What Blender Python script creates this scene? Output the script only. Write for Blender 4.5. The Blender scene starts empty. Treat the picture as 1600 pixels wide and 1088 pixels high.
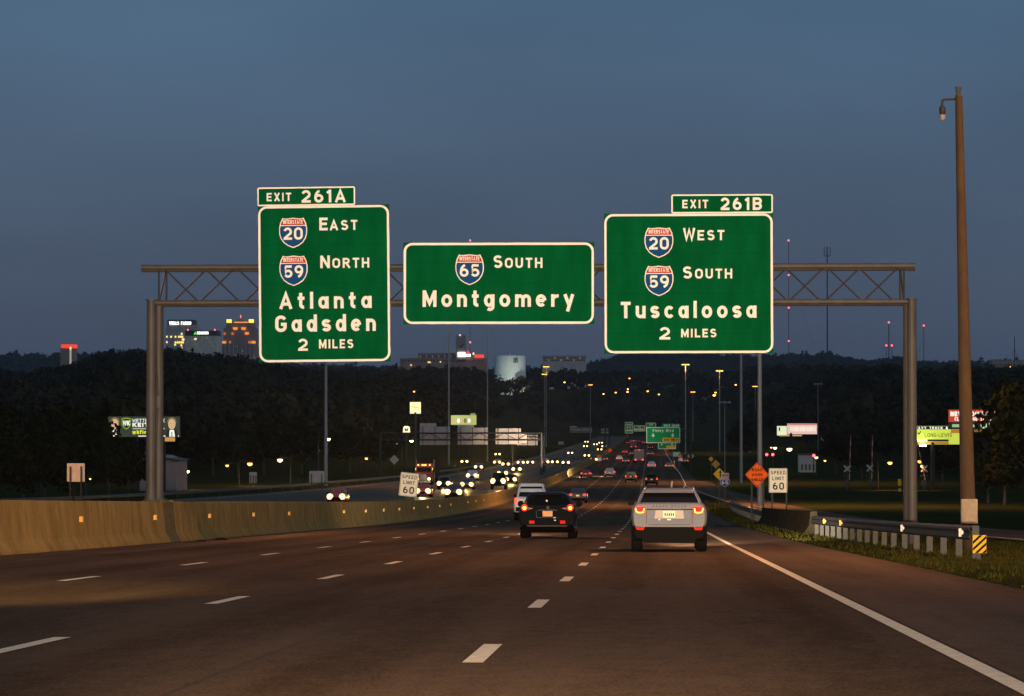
import bpy, math, random
import numpy as np
from mathutils import Vector, Matrix
R = math.radians
rng = random.Random(7)
nrng = np.random.default_rng(7)
S = bpy.context.scene
COL = S.collection

# ------------------------------------------------------------------ camera
F = 5000.0                     # focal length in pixels of the 1600 px wide photograph
HZ = 650.0                     # pixel row of the true horizon
VX = 1016.0                    # pixel column of the road's vanishing point
YAW = math.atan((VX - 800) / F)
PITCH = math.atan((HZ - 544) / F)
cam_d = bpy.data.cameras.new('camera')
cam_d.sensor_width = 36.0
cam_d.lens = 36.0 * F / 1600
cam_d.clip_start = 0.5
cam_d.clip_end = 30000
cam = bpy.data.objects.new('camera', cam_d)
COL.objects.link(cam)
cam.rotation_euler = (math.pi / 2 + PITCH, 0, YAW)
S.camera = cam
S.view_settings.view_transform = 'Standard'
S.view_settings.look = 'None'
S.view_settings.exposure = 0
S.view_settings.gamma = 1
S.view_settings.use_curve_mapping = False
S.cycles.use_denoising = True
S.cycles.max_bounces = 5
S.cycles.diffuse_bounces = 2
S.cycles.glossy_bounces = 3
S.cycles.volume_bounces = 0
S.cycles.sample_clamp_indirect = 1.5
S.cycles.caustics_reflective = False
S.cycles.caustics_refractive = False

# ------------------------------------------------------------------ dusk sky
SUN_AZ = R(122)                # the afterglow is to the right of the road (west)
world = bpy.data.worlds.new('World')
S.world = world
world.use_nodes = True
wt = world.node_tree
for n in list(wt.nodes): wt.nodes.remove(n)
def wn(t): return wt.nodes.new(t)
w_out = wn('ShaderNodeOutputWorld'); w_bg = wn('ShaderNodeBackground')
w_sky = wn('ShaderNodeTexSky')
w_sky.sky_type = 'NISHITA'
w_sky.sun_disc = False
w_sky.sun_elevation = R(1.5)
w_sky.sun_rotation = SUN_AZ
w_sky.air_density = 1.0
w_sky.dust_density = 1.0
w_sky.ozone_density = 1.5
w_mix = wn('ShaderNodeMix'); w_mix.data_type = 'RGBA'
w_mix.inputs['Factor'].default_value = 0.84       # thin high overcast evens the sky out
w_co = wn('ShaderNodeTexCoord'); w_map = wn('ShaderNodeMapping'); w_map.inputs['Scale'].default_value = (2.5, 2.5, 9)
w_sep = wn('ShaderNodeSeparateXYZ'); w_grad = wn('ShaderNodeValToRGB')      # greyer towards the horizon, deeper blue above
w_grad.color_ramp.elements[0].position = 0.0; w_grad.color_ramp.elements[0].color = (0.545, 0.76, 1.27, 1)
w_grad.color_ramp.elements[1].position = 0.16; w_grad.color_ramp.elements[1].color = (0.66, 1.44, 2.56, 1)
wt.links.new(w_co.outputs['Generated'], w_sep.inputs[0]); wt.links.new(w_sep.outputs[2], w_grad.inputs[0]); wt.links.new(w_grad.outputs[0], w_mix.inputs[7])
w_noise = wn('ShaderNodeTexNoise'); w_noise.inputs['Scale'].default_value = 2.2; w_noise.inputs['Detail'].default_value = 4
w_ramp = wn('ShaderNodeMapRange'); w_ramp.inputs[1].default_value = 0.3; w_ramp.inputs[2].default_value = 0.75
w_ramp.inputs[3].default_value = 0.88; w_ramp.inputs[4].default_value = 1.12
w_mul = wn('ShaderNodeVectorMath'); w_mul.operation = 'SCALE'
wt.links.new(w_co.outputs['Generated'], w_map.inputs['Vector'])
wt.links.new(w_map.outputs['Vector'], w_noise.inputs['Vector'])
wt.links.new(w_noise.outputs['Fac'], w_ramp.inputs[0])
wt.links.new(w_sky.outputs['Color'], w_mix.inputs[6])
wt.links.new(w_mix.outputs[2], w_mul.inputs[0])
wt.links.new(w_ramp.outputs[0], w_mul.inputs['Scale'])
wt.links.new(w_mul.outputs[0], w_bg.inputs['Color'])
w_bg.inputs['Strength'].default_value = 0.106
wt.links.new(w_bg.outputs[0], w_out.inputs[0])

sun_d = bpy.data.lights.new('sun', 'SUN')
sun_d.energy = 0.2
sun_d.angle = R(25)
sun_d.color = (1.0, 0.86, 0.74)
sun = bpy.data.objects.new('sun', sun_d)
COL.objects.link(sun)
sun.rotation_euler = (R(82), 0, R(58))

# ------------------------------------------------------------------ road profile and pixel helper
_PY = [-400, 0, 60, 110, 196, 254, 320, 400, 480, 560, 810, 1200, 1900, 2400, 9000]
_PZ = [9.99, -1.134, -2.802, -4.19, -6.42, -7.62, -8.72, -9.66, -10.30, -10.78, -12.0, -12.95, -13.5, -13.6, -13.6]
def _slopes():
    h = np.diff(_PY); d = np.diff(_PZ) / h
    m = np.zeros(len(_PY)); m[0] = d[0]; m[-1] = d[-1]
    for i in range(1, len(_PY) - 1):
        m[i] = 0 if d[i-1] * d[i] <= 0 else 2 * d[i-1] * d[i] / (d[i-1] + d[i])
    return m
_PM = _slopes()
def zr(y):
    y = np.clip(np.asarray(y, float), _PY[0], _PY[-1])
    i = np.clip(np.searchsorted(_PY, y, side='right') - 1, 0, len(_PY) - 2)
    PY, PZ = np.array(_PY, float), np.array(_PZ, float)
    h = PY[i+1] - PY[i]; t = (y - PY[i]) / h
    r = ((2*t**3 - 3*t**2 + 1) * PZ[i] + (t**3 - 2*t**2 + t) * h * _PM[i]
         + (-2*t**3 + 3*t**2) * PZ[i+1] + (t**3 - t**2) * h * _PM[i+1])
    return float(r) if r.ndim == 0 else r
def grade(y): return (zr(y + 1) - zr(y - 1)) / 2
_M = Matrix.Rotation(YAW, 3, 'Z') @ Matrix.Rotation(math.pi / 2 + PITCH, 3, 'X')
def W(px, py, Y):
    """point at road distance Y that the photograph shows at pixel (px, py)"""
    d = _M @ Vector(((px - 800) / F, (544 - py) / F, -1.0))
    return d * (Y / d.y)
def dist_for(py, lift):
    lo, hi = 40.0, 1950.0
    f = lambda d: HZ + F * (-zr(d) - lift) / d
    if py <= f(hi): return hi
    for _ in range(50):
        m = (lo + hi) / 2
        if f(m) > py: lo = m
        else: hi = m
    return lo

# headlamps of the car that carries the camera, and of the car just out of frame in the next lanes
def beam(name, loc, target, watts, size, blend, color=(1.0, 0.74, 0.47), radius=0.09):
    d = bpy.data.lights.new(name, 'SPOT')
    d.energy = watts; d.spot_size = R(size); d.spot_blend = blend; d.color = color; d.shadow_soft_size = radius
    o = bpy.data.objects.new(name, d); COL.objects.link(o)
    o.location = loc
    o.rotation_euler = (Vector(target) - Vector(loc)).to_track_quat('-Z', 'Y').to_euler()
    return o
for sx in (-0.62, 0.62):
    beam('headlamp_beam', (sx - 0.1, 1.2, -0.55), (sx - 3.6, 95, 2.8), 185000, 27, 1.0)
lb = beam('headlamp_beam', (-9.4, 14.0, -0.52), (-11.3, 42, -2.40), 450000, 27, 0.5, (1.0, 0.74, 0.28))
lb.scale = (1.0, 0.055, 1.0)      # flat low-beam pattern of the car just out of frame on the left

# ------------------------------------------------------------------ materials
MATS = {}
def mat(name, color, rough=0.6, metal=0.0, spec=0.5, emit=None, strength=0.0, noise=None, bump=None, coat=0.0, sample=True):
    """noise = (scale, amount, stretch xyz); bump = (scale, strength)"""
    if name in MATS: return MATS[name]
    m = bpy.data.materials.new(name); m.use_nodes = True
    nt = m.node_tree; b = nt.nodes['Principled BSDF']
    b.inputs['Base Color'].default_value = (*color, 1)
    b.inputs['Roughness'].default_value = rough
    b.inputs['Metallic'].default_value = metal
    b.inputs['Specular IOR Level'].default_value = spec
    b.inputs['Coat Weight'].default_value = coat
    if emit:
        b.inputs['Emission Color'].default_value = (*emit, 1)
        b.inputs['Emission Strength'].default_value = strength
        m.cycles.emission_sampling = 'AUTO' if sample else 'NONE'
    if noise or bump:
        tc = nt.nodes.new('ShaderNodeTexCoord')
    if noise:
        sc, am, st = noise
        mp = nt.nodes.new('ShaderNodeMapping'); mp.inputs['Scale'].default_value = st
        tx = nt.nodes.new('ShaderNodeTexNoise'); tx.inputs['Scale'].default_value = sc; tx.inputs['Detail'].default_value = 6
        tx.inputs['Roughness'].default_value = 0.65
        mr = nt.nodes.new('ShaderNodeMapRange'); mr.inputs[1].default_value = 0.28; mr.inputs[2].default_value = 0.72
        mr.inputs[3].default_value = 1 - am; mr.inputs[4].default_value = 1 + am
        mu = nt.nodes.new('ShaderNodeVectorMath'); mu.operation = 'SCALE'; mu.inputs[0].default_value = color
        nt.links.new(tc.outputs['Object'], mp.inputs['Vector']); nt.links.new(mp.outputs[0], tx.inputs['Vector'])
        nt.links.new(tx.outputs['Fac'], mr.inputs[0]); nt.links.new(mr.outputs[0], mu.inputs['Scale'])
        nt.links.new(mu.outputs[0], b.inputs['Base Color'])
    if bump:
        bt = nt.nodes.new('ShaderNodeTexNoise'); bt.inputs['Scale'].default_value = bump[0]; bt.inputs['Detail'].default_value = 5
        bn = nt.nodes.new('ShaderNodeBump'); bn.inputs['Strength'].default_value = bump[1]; bn.inputs['Distance'].default_value = 0.02
        nt.links.new(tc.outputs['Object'], bt.inputs['Vector']); nt.links.new(bt.outputs['Fac'], bn.inputs['Height'])
        nt.links.new(bn.outputs[0], b.inputs['Normal'])
    MATS[name] = m
    return m

def asphalt(name, c1, c2, rough, spec=0.25):
    """worn asphalt: aggregate speckle, stretched wheel-track wear, blotches"""
    m = bpy.data.materials.new(name); m.use_nodes = True; MATS[name] = m
    nt = m.node_tree; b = nt.nodes['Principled BSDF']; b.inputs['Specular IOR Level'].default_value = spec; N = nt.nodes.new; L = nt.links.new
    tc = N('ShaderNodeTexCoord')
    def noise(scale, st, detail=5):
        mp = N('ShaderNodeMapping'); mp.inputs['Scale'].default_value = st
        t = N('ShaderNodeTexNoise'); t.inputs['Scale'].default_value = scale; t.inputs['Detail'].default_value = detail
        t.inputs['Roughness'].default_value = 0.6
        L(tc.outputs['Object'], mp.inputs['Vector']); L(mp.outputs[0], t.inputs['Vector']); return t.outputs['Fac']
    def mth(op, a, bb):
        n = N('ShaderNodeMath'); n.operation = op
        for k, v in enumerate((a, bb)):
            if isinstance(v, (int, float)): n.inputs[k].default_value = v
            else: L(v, n.inputs[k])
        return n.outputs[0]
    track = noise(1.0, (1.1, 0.012, 1), 3)
    blotch = noise(0.35, (1, 0.25, 1), 6)
    speck = noise(38, (1, 0.5, 1), 2)
    s = mth('ADD', mth('MULTIPLY', track, 0.5), mth('MULTIPLY', blotch, 0.45))
    s = mth('ADD', s, mth('MULTIPLY', mth('SUBTRACT', speck, 0.5), 0.8))
    s = mth('ADD', s, mth('MULTIPLY', mth('SUBTRACT', noise(5, (1, .35, 1), 4), 0.5), 0.35))
    sep = N('ShaderNodeSeparateXYZ'); L(tc.outputs['Object'], sep.inputs[0])
    wave = mth('COSINE', mth('MULTIPLY', mth('ADD', sep.outputs[0], 1.27), 2*math.pi/1.845), 0.0)
    s = mth('ADD', s, mth('MULTIPLY', wave, 0.045))
    mr = N('ShaderNodeMapRange'); mr.inputs[1].default_value = 0.3; mr.inputs[2].default_value = 0.65; L(s, mr.inputs[0])
    mx = N('ShaderNodeMix'); mx.data_type = 'RGBA'; mx.inputs[6].default_value = (*c1, 1); mx.inputs[7].default_value = (*c2, 1)
    L(mr.outputs[0], mx.inputs[0]); L(mx.outputs[2], b.inputs['Base Color'])
    rr = N('ShaderNodeMapRange'); rr.inputs[3].default_value = rough - 0.1; rr.inputs[4].default_value = rough + 0.12
    L(blotch, rr.inputs[0]); L(rr.outputs[0], b.inputs['Roughness'])
    bn = N('ShaderNodeBump'); bn.inputs['Strength'].default_value = 0.35; bn.inputs['Distance'].default_value = 0.01
    L(speck, bn.inputs['Height']); L(bn.outputs[0], b.inputs['Normal'])
    return m
A_MAIN = asphalt('asphalt', (0.072, 0.042, 0.026), (0.146, 0.087, 0.056), 0.8, 0.0)
A_SHOULDER = asphalt('asphalt_shoulder', (0.088, 0.053, 0.034), (0.170, 0.104, 0.069), 0.8, 0.0)
A_NORTH = asphalt('asphalt_north', (0.080, 0.049, 0.027), (0.140, 0.088, 0.050), 0.5, 0.006)
PAINT = mat('road_paint', (0.88, 0.66, 0.45), 0.8, spec=0.0, noise=(9, 0.25, (1, 1, 1)))
PAINT_Y = mat('road_paint_yellow', (0.13, 0.08, 0.03), 0.8, spec=0.0, noise=(6, 0.4, (1, .3, 1)))
TAR = mat('tar_seam', (0.055, 0.036, 0.026), 0.9, spec=0.1)
GRASS_G = mat('ground_grass', (0.032, 0.033, 0.009), 0.9, spec=0.0, noise=(0.25, 0.5, (1, 1, 1)), bump=(3, 0.6))
CONC = mat('concrete_barrier', (0.31, 0.195, 0.070), 0.9, spec=0.0, noise=(1.6, 0.34, (1, 1, .5)), bump=(25, 0.25))
CONC_D = mat('concrete_stained', (0.17, 0.125, 0.06), 0.9, spec=0.0, noise=(2, 0.3, (1, 1, 2)))
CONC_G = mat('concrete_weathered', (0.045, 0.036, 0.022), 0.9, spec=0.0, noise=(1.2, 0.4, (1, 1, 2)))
STEEL = mat('gantry_steel', (0.068, 0.060, 0.056), 0.55, 0.0, 0.4, noise=(3, 0.25, (1, 1, .4)))
STEEL_T = mat('truss_steel', (0.03, 0.024, 0.024), 0.6, 0.0, 0.4)
GALV = mat('galvanised_steel', (0.085, 0.078, 0.072), 0.7, 0.0, 0.12, noise=(6, 0.3, (1, 1, 1)))
GALV_POST = mat('galvanised_post', (0.055, 0.053, 0.048), 0.6, 0.0, 0.4, noise=(6, 0.3, (1, 1, 1)))
POLE_G = mat('mast_steel', (0.30, 0.30, 0.29), 0.5, 0.3)
POLE_B = mat('weathered_pole', (0.075, 0.045, 0.026), 0.9, spec=0.2, noise=(5, 0.25, (1, 1, .3)))
POST_K = mat('dark_post', (0.02, 0.018, 0.016), 0.7)
S_GREEN = mat('sign_green', (0.0012, 0.086, 0.027), 0.6, spec=0.0, noise=(1.1, 0.26, (1.6, 1, .45)))
S_JOINT = mat('sign_joint', (0.001, 0.055, 0.019), 0.7, spec=0.0)
S_WHITE = mat('sign_white', (0.86, 0.84, 0.80), 0.6, spec=0.05)
S_BLUE = mat('sign_blue', (0.006, 0.062, 0.20), 0.6, spec=0.05)
S_RED = mat('sign_red', (0.46, 0.03, 0.015), 0.6, spec=0.05)
S_YEL = mat('sign_yellow', (0.85, 0.50, 0.02), 0.6, spec=0.05)
S_ORANGE = mat('sign_orange', (1.0, 0.135, 0.010), 0.6, spec=0.05)
S_BLACK = mat('sign_black', (0.012, 0.012, 0.012), 0.7, spec=0.05)
S_BACK = mat('sign_back', (0.66, 0.55, 0.48), 0.7, 0.0, 0.05, noise=(2, 0.15, (1, 1, 1)))
AMBER = mat('amber_reflector', (0.95, 0.42, 0.03), 0.4)
RETRO = mat('clear_reflector', (0.95, 0.9, 0.8), 0.3)
P_SILVER = mat('paint_silver', (0.160, 0.158, 0.180), 0.35, 0.25, 0.5, coat=0.3)
P_BLACK = mat('paint_black', (0.004, 0.0033, 0.003), 0.16, 0.0, 0.18)
P_WHITE = mat('paint_white', (0.42, 0.40, 0.385), 0.4, 0.0, 0.5, coat=0.4)
P_GREY = mat('paint_grey', (0.06, 0.06, 0.062), 0.4, 0.2, 0.5, coat=0.4)
P_RED = mat('paint_red', (0.28, 0.016, 0.010), 0.4, 0.0, 0.5, coat=0.4)
P_ORANGE = mat('paint_orange_red', (0.62, 0.06, 0.012), 0.4, 0.0, 0.5, coat=0.4)
P_BLUE = mat('paint_dark_blue', (0.012, 0.016, 0.035), 0.4, 0.0, 0.5, coat=0.4)
P_TAN = mat('paint_tan', (0.13, 0.10, 0.065), 0.4, 0.0, 0.5, coat=0.4)
PLASTIC = mat('black_plastic', (0.006, 0.0055, 0.005), 0.7, spec=0.08)
TYRE = mat('tyre_rubber', (0.006, 0.0055, 0.005), 0.9, spec=0.06)
RIM = mat('wheel_rim', (0.25, 0.25, 0.25), 0.35, 0.8)
CHROME = mat('chrome', (0.5, 0.48, 0.45), 0.2, 0.9)
GLASS = mat('car_glass', (0.006, 0.005, 0.006), 0.12, 0.0, 0.4)
PLATE = mat('plate', (0.75, 0.62, 0.45), 0.5, emit=(1.0, 0.62, 0.28), strength=0.25)  # light on the plate put in as emission
PLATE_O = mat('plate_lit_orange', (0.62, 0.30, 0.12), 0.5, noise=(14, 0.45, (1, 1, 1)), emit=(1.0, 0.45, 0.14), strength=0.28)  # orange lighting put into the plate's colour and emission
T_RED = mat('tail_red', (0.35, 0.005, 0.004), 0.3, emit=(1.0, 0.022, 0.008), strength=1.3)
T_HOT = mat('tail_hot', (0.5, 0.1, 0.02), 0.3, emit=(1.0, 0.42, 0.06), strength=3.5)
T_FAR = mat('tail_far', (0.4, 0.02, 0.01), 0.3, emit=(1.0, 0.045, 0.015), strength=2.2)
T_CLEAR = mat('tail_clear', (0.40, 0.22, 0.2), 0.3)
FOG = mat('fog_reflector', (0.75, 0.012, 0.006), 0.3, emit=(1.0, 0.02, 0.01), strength=0.35)
HEAD = mat('headlight_lit', (0.9, 0.85, 0.7), 0.3, emit=(1.0, 0.50, 0.12), strength=1.5)
HEAD_C = mat('headlight_core', (0.9, 0.85, 0.7), 0.3, emit=(1.0, 0.60, 0.19), strength=6)
HEAD_W = mat('headlight_white', (0.9, 0.9, 0.9), 0.3, emit=(1.0, 0.55, 0.16), strength=2.2)
MARKER = mat('marker_amber', (0.8, 0.4, 0.05), 0.3, emit=(1.0, 0.5, 0.08), strength=5)
L_SOD = mat('lamp_sodium', (0.9, 0.6, 0.2), 0.4, emit=(1.0, 0.42, 0.06), strength=6)
L_WARM = mat('lamp_warm', (0.9, 0.8, 0.5), 0.4, emit=(1.0, 0.72, 0.32), strength=8)
L_GREEN = mat('lamp_greenish', (0.8, 0.9, 0.4), 0.4, emit=(0.75, 1.0, 0.35), strength=16)
L_RED = mat('lamp_red', (0.9, 0.1, 0.1), 0.4, emit=(1.0, 0.10, 0.14), strength=3.5)
def glow(name, c, s): return mat(name, tuple(min(.8, x) for x in c), 0.6, emit=c, strength=s)
LEAF = mat('leaves', (0.020, 0.021, 0.008), 0.9, spec=0.0, noise=(0.35, 0.55, (1, 1, 1)))
LEAF_W = mat('wood_leaves', (0.034, 0.032, 0.016), 0.95, spec=0.0, noise=(0.05, 0.45, (1, 1, 1)))
BARK = mat('bark', (0.06, 0.045, 0.035), 0.9)

# ------------------------------------------------------------------ mesh helpers
def tag(o, label=None, cat=None, group=None, kind=None):
    if label: o['label'] = label
    if cat: o['category'] = cat
    if group: o['group'] = group
    if kind: o['kind'] = kind
    return o
def empty(name, loc=(0, 0, 0), rz=0.0, label=None, cat=None, group=None):
    o = bpy.data.objects.new(name, None); COL.objects.link(o)
    o.location = loc; o.rotation_euler = (0, 0, rz); o.empty_display_size = 0.2
    return tag(o, label, cat, group)
def new_obj(name, me, parent=None):
    o = bpy.data.objects.new(name, me); COL.objects.link(o)
    if parent is not None: o.parent = parent
    return o
class MB:
    def __init__(s): s.v = []; s.f = []
    def add(s, vs, fs):
        b = len(s.v); s.v += [tuple(p) for p in vs]; s.f += [tuple(i + b for i in f) for f in fs]; return s
    def box(s, lo, hi):
        (a, b, c), (d, e, f) = lo, hi
        return s.add([(a,b,c),(d,b,c),(d,e,c),(a,e,c),(a,b,f),(d,b,f),(d,e,f),(a,e,f)],
                     [(0,3,2,1),(4,5,6,7),(0,1,5,4),(1,2,6,5),(2,3,7,6),(3,0,4,7)])
    def tube(s, p0, p1, r0, r1=None, n=10, cap=True):
        r1 = r0 if r1 is None else r1
        p0, p1 = Vector(p0), Vector(p1); d = (p1 - p0).normalized()
        u = d.orthogonal().normalized(); w = d.cross(u)
        vs = []
        for p, r in ((p0, r0), (p1, r1)):
            for k in range(n):
                a = 2 * math.pi * k / n; vs.append(p + u * (r * math.cos(a)) + w * (r * math.sin(a)))
        fs = [(k, (k+1) % n, n + (k+1) % n, n + k) for k in range(n)]
        if cap: fs += [tuple(reversed(range(n))), tuple(range(n, 2*n))]
        return s.add(vs, fs)
    def rings(s, rs, cap=True):
        n = len(rs[0]); vs = [p for r in rs for p in r]; fs = []
        for i in range(len(rs) - 1):
            for k in range(n): fs.append((i*n+k, i*n+(k+1) % n, (i+1)*n+(k+1) % n, (i+1)*n+k))
        if cap: fs += [tuple(reversed(range(n))), tuple(range((len(rs)-1)*n, len(rs)*n))]
        return s.add(vs, fs)
    def lathe(s, prof, c=(0, 0, 0), axis='Z', n=16):
        rs = []
        for r, h in prof:
            ring = []
            for k in range(n):
                a = 2 * math.pi * k / n; x, y = r * math.cos(a), r * math.sin(a)
                ring.append((c[0]+x, c[1]+y, c[2]+h) if axis == 'Z' else (c[0]+h, c[1]+x, c[2]+y) if axis == 'X' else (c[0]+x, c[1]+h, c[2]+y))
            rs.append(ring)
        return s.rings(rs)
    def prism(s, poly, y0, y1):
        """polygon in x,z pushed from y0 (front) to y1"""
        n = len(poly)
        vs = [(x, y0, z) for x, z in poly] + [(x, y1, z) for x, z in poly]
        return s.add(vs, [tuple(range(n)), tuple(reversed(range(n, 2*n)))] + [(k, n+k, n+(k+1) % n, (k+1) % n) for k in range(n)])
    def mesh(s, name, m, smooth=False):
        me = bpy.data.meshes.new(name); me.from_pydata(s.v, [], s.f)
        if m is not None: me.materials.append(m)
        if smooth:
            me.polygons.foreach_set('use_smooth', [True] * len(me.polygons))
            try: me.set_sharp_from_angle(angle=R(38))
            except Exception: pass
        me.update(); return me
    def build(s, name, m, parent=None, smooth=False): return new_obj(name, s.mesh(name, m, smooth), parent)
def children_of(o): return [c for c in bpy.data.objects if c.parent == o]
def copy_tree(o, parent=None):
    c = o.copy(); COL.objects.link(c); c.parent = parent
    for ch in o.children:
        if ch.type != 'LIGHT': copy_tree(ch, c)
    return c
def rounded(x0, z0, x1, z1, r, n=6):
    pts = []
    for cx, cz, a in ((x1-r, z1-r, 0), (x0+r, z1-r, 90), (x0+r, z0+r, 180), (x1-r, z0+r, 270)):
        for k in range(n + 1):
            t = R(a + 90 * k / n); pts.append((cx + r*math.cos(t), cz + r*math.sin(t)))
    return pts
def frame_ring(mb, x0, z0, x1, z1, r, w, y0, y1):
    o = rounded(x0, z0, x1, z1, r); i = rounded(x0+w, z0+w, x1-w, z1-w, max(r-w, .002))
    n = len(o)
    vs = [(x, y0, z) for x, z in o] + [(x, y0, z) for x, z in i] + [(x, y1, z) for x, z in o] + [(x, y1, z) for x, z in i]
    fs = []
    for k in range(n):
        j = (k+1) % n
        fs += [(k, n+k, n+j, j), (k, j, 2*n+j, 2*n+k), (n+k, 3*n+k, 3*n+j, n+j)]
    return mb.add(vs, fs)

# ------------------------------------------------------------------ highway stroke lettering
def _arc(cx, cy, rx, ry, a0, a1, n=12):
    return [(cx + rx*math.cos(R(a0 + (a1-a0)*k/n)), cy + ry*math.sin(R(a0 + (a1-a0)*k/n))) for k in range(n+1)]
def glyphs(w):
    h = w / 2; t = 1 - h; b = h; G = {}
    X = 0.74                                # cap width
    l, r = h, X - h; c = X / 2; q = 0.30
    G['A'] = (.84, [[(h*.9, 0), (.42, 1.02-h), (.84-h*.9, 0)], [(.2, .30), (.64, .30)]])
    G['B'] = (.72, [[(l, 0), (l, 1)], [(l, t), (.40, t)] + _arc(.40, .715, .72-h-.40, t-.715, 90, -90) + [(l, .50)], [(.40, .50)] + _arc(.40, (.5+b)/2, .72-h-.40, (.5-b)/2, 90, -90) + [(l, b)]])
    G['C'] = (X, [_arc(c, .68, r-c, t-.68, 20, 180) + _arc(c, .32, r-c, .32-b, 180, 340)])
    G['D'] = (X, [[(l, 0), (l, 1)], [(l, t), (.36, t)] + _arc(.36, .60, r-.36, t-.60, 90, 0) + _arc(.36, .40, r-.36, .40-b, 0, -90) + [(l, b)]])
    G['E'] = (.64, [[(l, 0), (l, 1)], [(l, t), (.64, t)], [(l, .51), (.58, .51)], [(l, b), (.64, b)]])
    G['F'] = (.62, [[(l, 0), (l, 1)], [(l, t), (.62, t)], [(l, .49), (.56, .49)]])
    G['G'] = (X, [_arc(c, .68, r-c, t-.68, 20, 180) + _arc(c, .32, r-c, .32-b, 180, 360) + [(r, .46), (c, .46)]])
    G['H'] = (X, [[(l, 0), (l, 1)], [(r, 0), (r, 1)], [(l, .5), (r, .5)]])
    G['I'] = (w, [[(h, 0), (h, 1)]])
    G['J'] = (.66, [[(.66-h, 1), (.66-h, .30)] + _arc(.33, .30, .33-h, .30-b, 0, -170)])
    G['K'] = (.76, [[(l, 0), (l, 1)], [(.70, 1), (l, .36)], [(.32, .55), (.72, 0)]])
    G['L'] = (.62, [[(l, 1), (l, 0)], [(l, b), (.62, b)]])
    G['M'] = (.88, [[(l, 0), (l, 1)], [(.88-h, 0), (.88-h, 1)], [(l, .97), (.44, .22), (.88-h, .97)]])
    G['N'] = (X, [[(l, 0), (l, 1)], [(r, 0), (r, 1)], [(l, .97), (r, .03)]])
    G['O'] = (.78, [_arc(.39, .64, .39-h, t-.64, 0, 180) + _arc(.39, .36, .39-h, .36-b, 180, 360) + [(.78-h, .64)]])
    G['P'] = (.70, [[(l, 0), (l, 1)], [(l, t), (.40, t)] + _arc(.40, .70, .70-h-.40, t-.70, 90, -90) + [(l, .70-(t-.70))]])
    G['Q'] = (.78, G['O'][1] + [[(.44, .28), (.76, -.02)]])
    G['R'] = (.74, G['P'][1] + [[(.38, .44), (.70, 0)]])
    def s_curve(width, x0=h):
        cc = width / 2; rx = cc - h; ry1 = (t - .525) / 2; ry2 = (.525 - b) / 2
        return _arc(cc, t-ry1, rx*.95, ry1, 25, 180, 10) + _arc(cc, t-ry1, rx*.95, ry1, 190, 262, 5) + _arc(cc, b+ry2, rx, ry2, 82, 0, 6) + _arc(cc, b+ry2, rx, ry2, -10, -155, 10)
    G['S'] = (.72, [s_curve(.72)])
    G['T'] = (.66, [[(.33, 0), (.33, 1)], [(0, t), (.66, t)]])
    G['U'] = (X, [[(l, 1), (l, .34)] + _arc(c, .34, r-c, .34-b, 180, 360) + [(r, 1)]])
    G['V'] = (.82, [[(h*.9, 1), (.41, h*.6), (.82-h*.9, 1)]])
    G['W'] = (1.0, [[(h*.8, 1), (.28, .06), (.5, .86), (.72, .06), (1-h*.8, 1)]])
    G['X'] = (.74, [[(h, 0), (.74-h, 1)], [(h, 1), (.74-h, 0)]])
    G['Y'] = (.80, [[(h, 1), (.40, .42), (.80-h, 1)], [(.40, .46), (.40, 0)]])
    G['Z'] = (.70, [[(0, t), (.68-h, t)], [(.70-h, .97), (h, .03)], [(.02+h, b), (.70, b)]])
    G['0'] = (.72, [_arc(.36, .66, .36-h, t-.66, 0, 180) + _arc(.36, .34, .36-h, .34-b, 180, 360) + [(.72-h, .66)]])
    G['1'] = (.34, [[(.34-h, 0), (.34-h, 1)], [(.34-h, .93), (.02, .74)]])
    G['2'] = (.70, [_arc(.35, t-.25, .35-h, .25, 165, -35, 12) + [(h*.9, h+.02)], [(.01, b), (.70, b)]])
    G['3'] = (.70, [_arc(.33, t-.2, .35-h, .2, 160, -80), _arc(.33, b+.24, .36-h, .24, 80, -160)])
    G['4'] = (.76, [[(.56, 0), (.56, 1)], [(.56, .93), (h, .28)], [(.02, .26), (.76, .26)]])
    G['5'] = (.70, [[(.64, t), (.12, t)], [(.16, 1-w*.5), (.12+h*.3, .46)] + _arc(.35, b+.235, .35-h, .235, 140, -155, 14)])
    G['6'] = (.70, [_arc(.35, b+.24, .35-h, .24, 0, 360, 20), _arc(.48, .38, .48-h, t-.36, 178, 100, 8)])
    G['9'] = (.70, [_arc(.35, t-.24, .35-h, .24, 0, 360, 20), _arc(.22, .62, .48-h, .64-b, -2, -80, 8)])
    G['8'] = (.70, [_arc(.35, t-.2, .33-h, .2, 0, 360, 20), _arc(.35, b+.24, .35-h, .24, 0, 360, 20)])
    G['7'] = (.66, [[(0, t), (.66-h, t), (.24, 0)]])
    G['-'] = (.36, [[(0, .45), (.36, .45)]])
    G['&'] = (.80, [[(.76, 0), (.2, .72)] + _arc(.34, .78, .16, .13, 180, 0, 8) + [(.14, .34)] + _arc(.33, .27, .24, .18, 160, 380, 10)])
    G['?'] = (.62, [_arc(.31, t-.2, .31-h, .2, 165, -45, 12) + [(.33, .42), (.33, .3)], [(.33, .0), (.33, .18)]])
    # lower case, x-height .74
    xh = .75; xt = xh - h; m = (xt + b) / 2; ry = (xt - b) / 2
    def bowl(wd): return _arc(wd/2, m, wd/2-h, ry, 0, 360, 22)
    G['a'] = (.66, [bowl(.62), [(.66-h, 0), (.66-h, xh)]])
    G['b'] = (.66, [[(h, 0), (h, 1.04)], [(x+.04, y) for x, y in bowl(.62)]])
    G['c'] = (.60, [_arc(.33, m, .33-h, ry, 40, 320, 18)])
    G['d'] = (.66, [bowl(.62), [(.66-h, 0), (.66-h, 1.04)]])
    G['e'] = (.66, [[(.66-h*1.2, m), (h, m)], _arc(.33, m, .33-h, ry, 0, 315, 20)])
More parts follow.
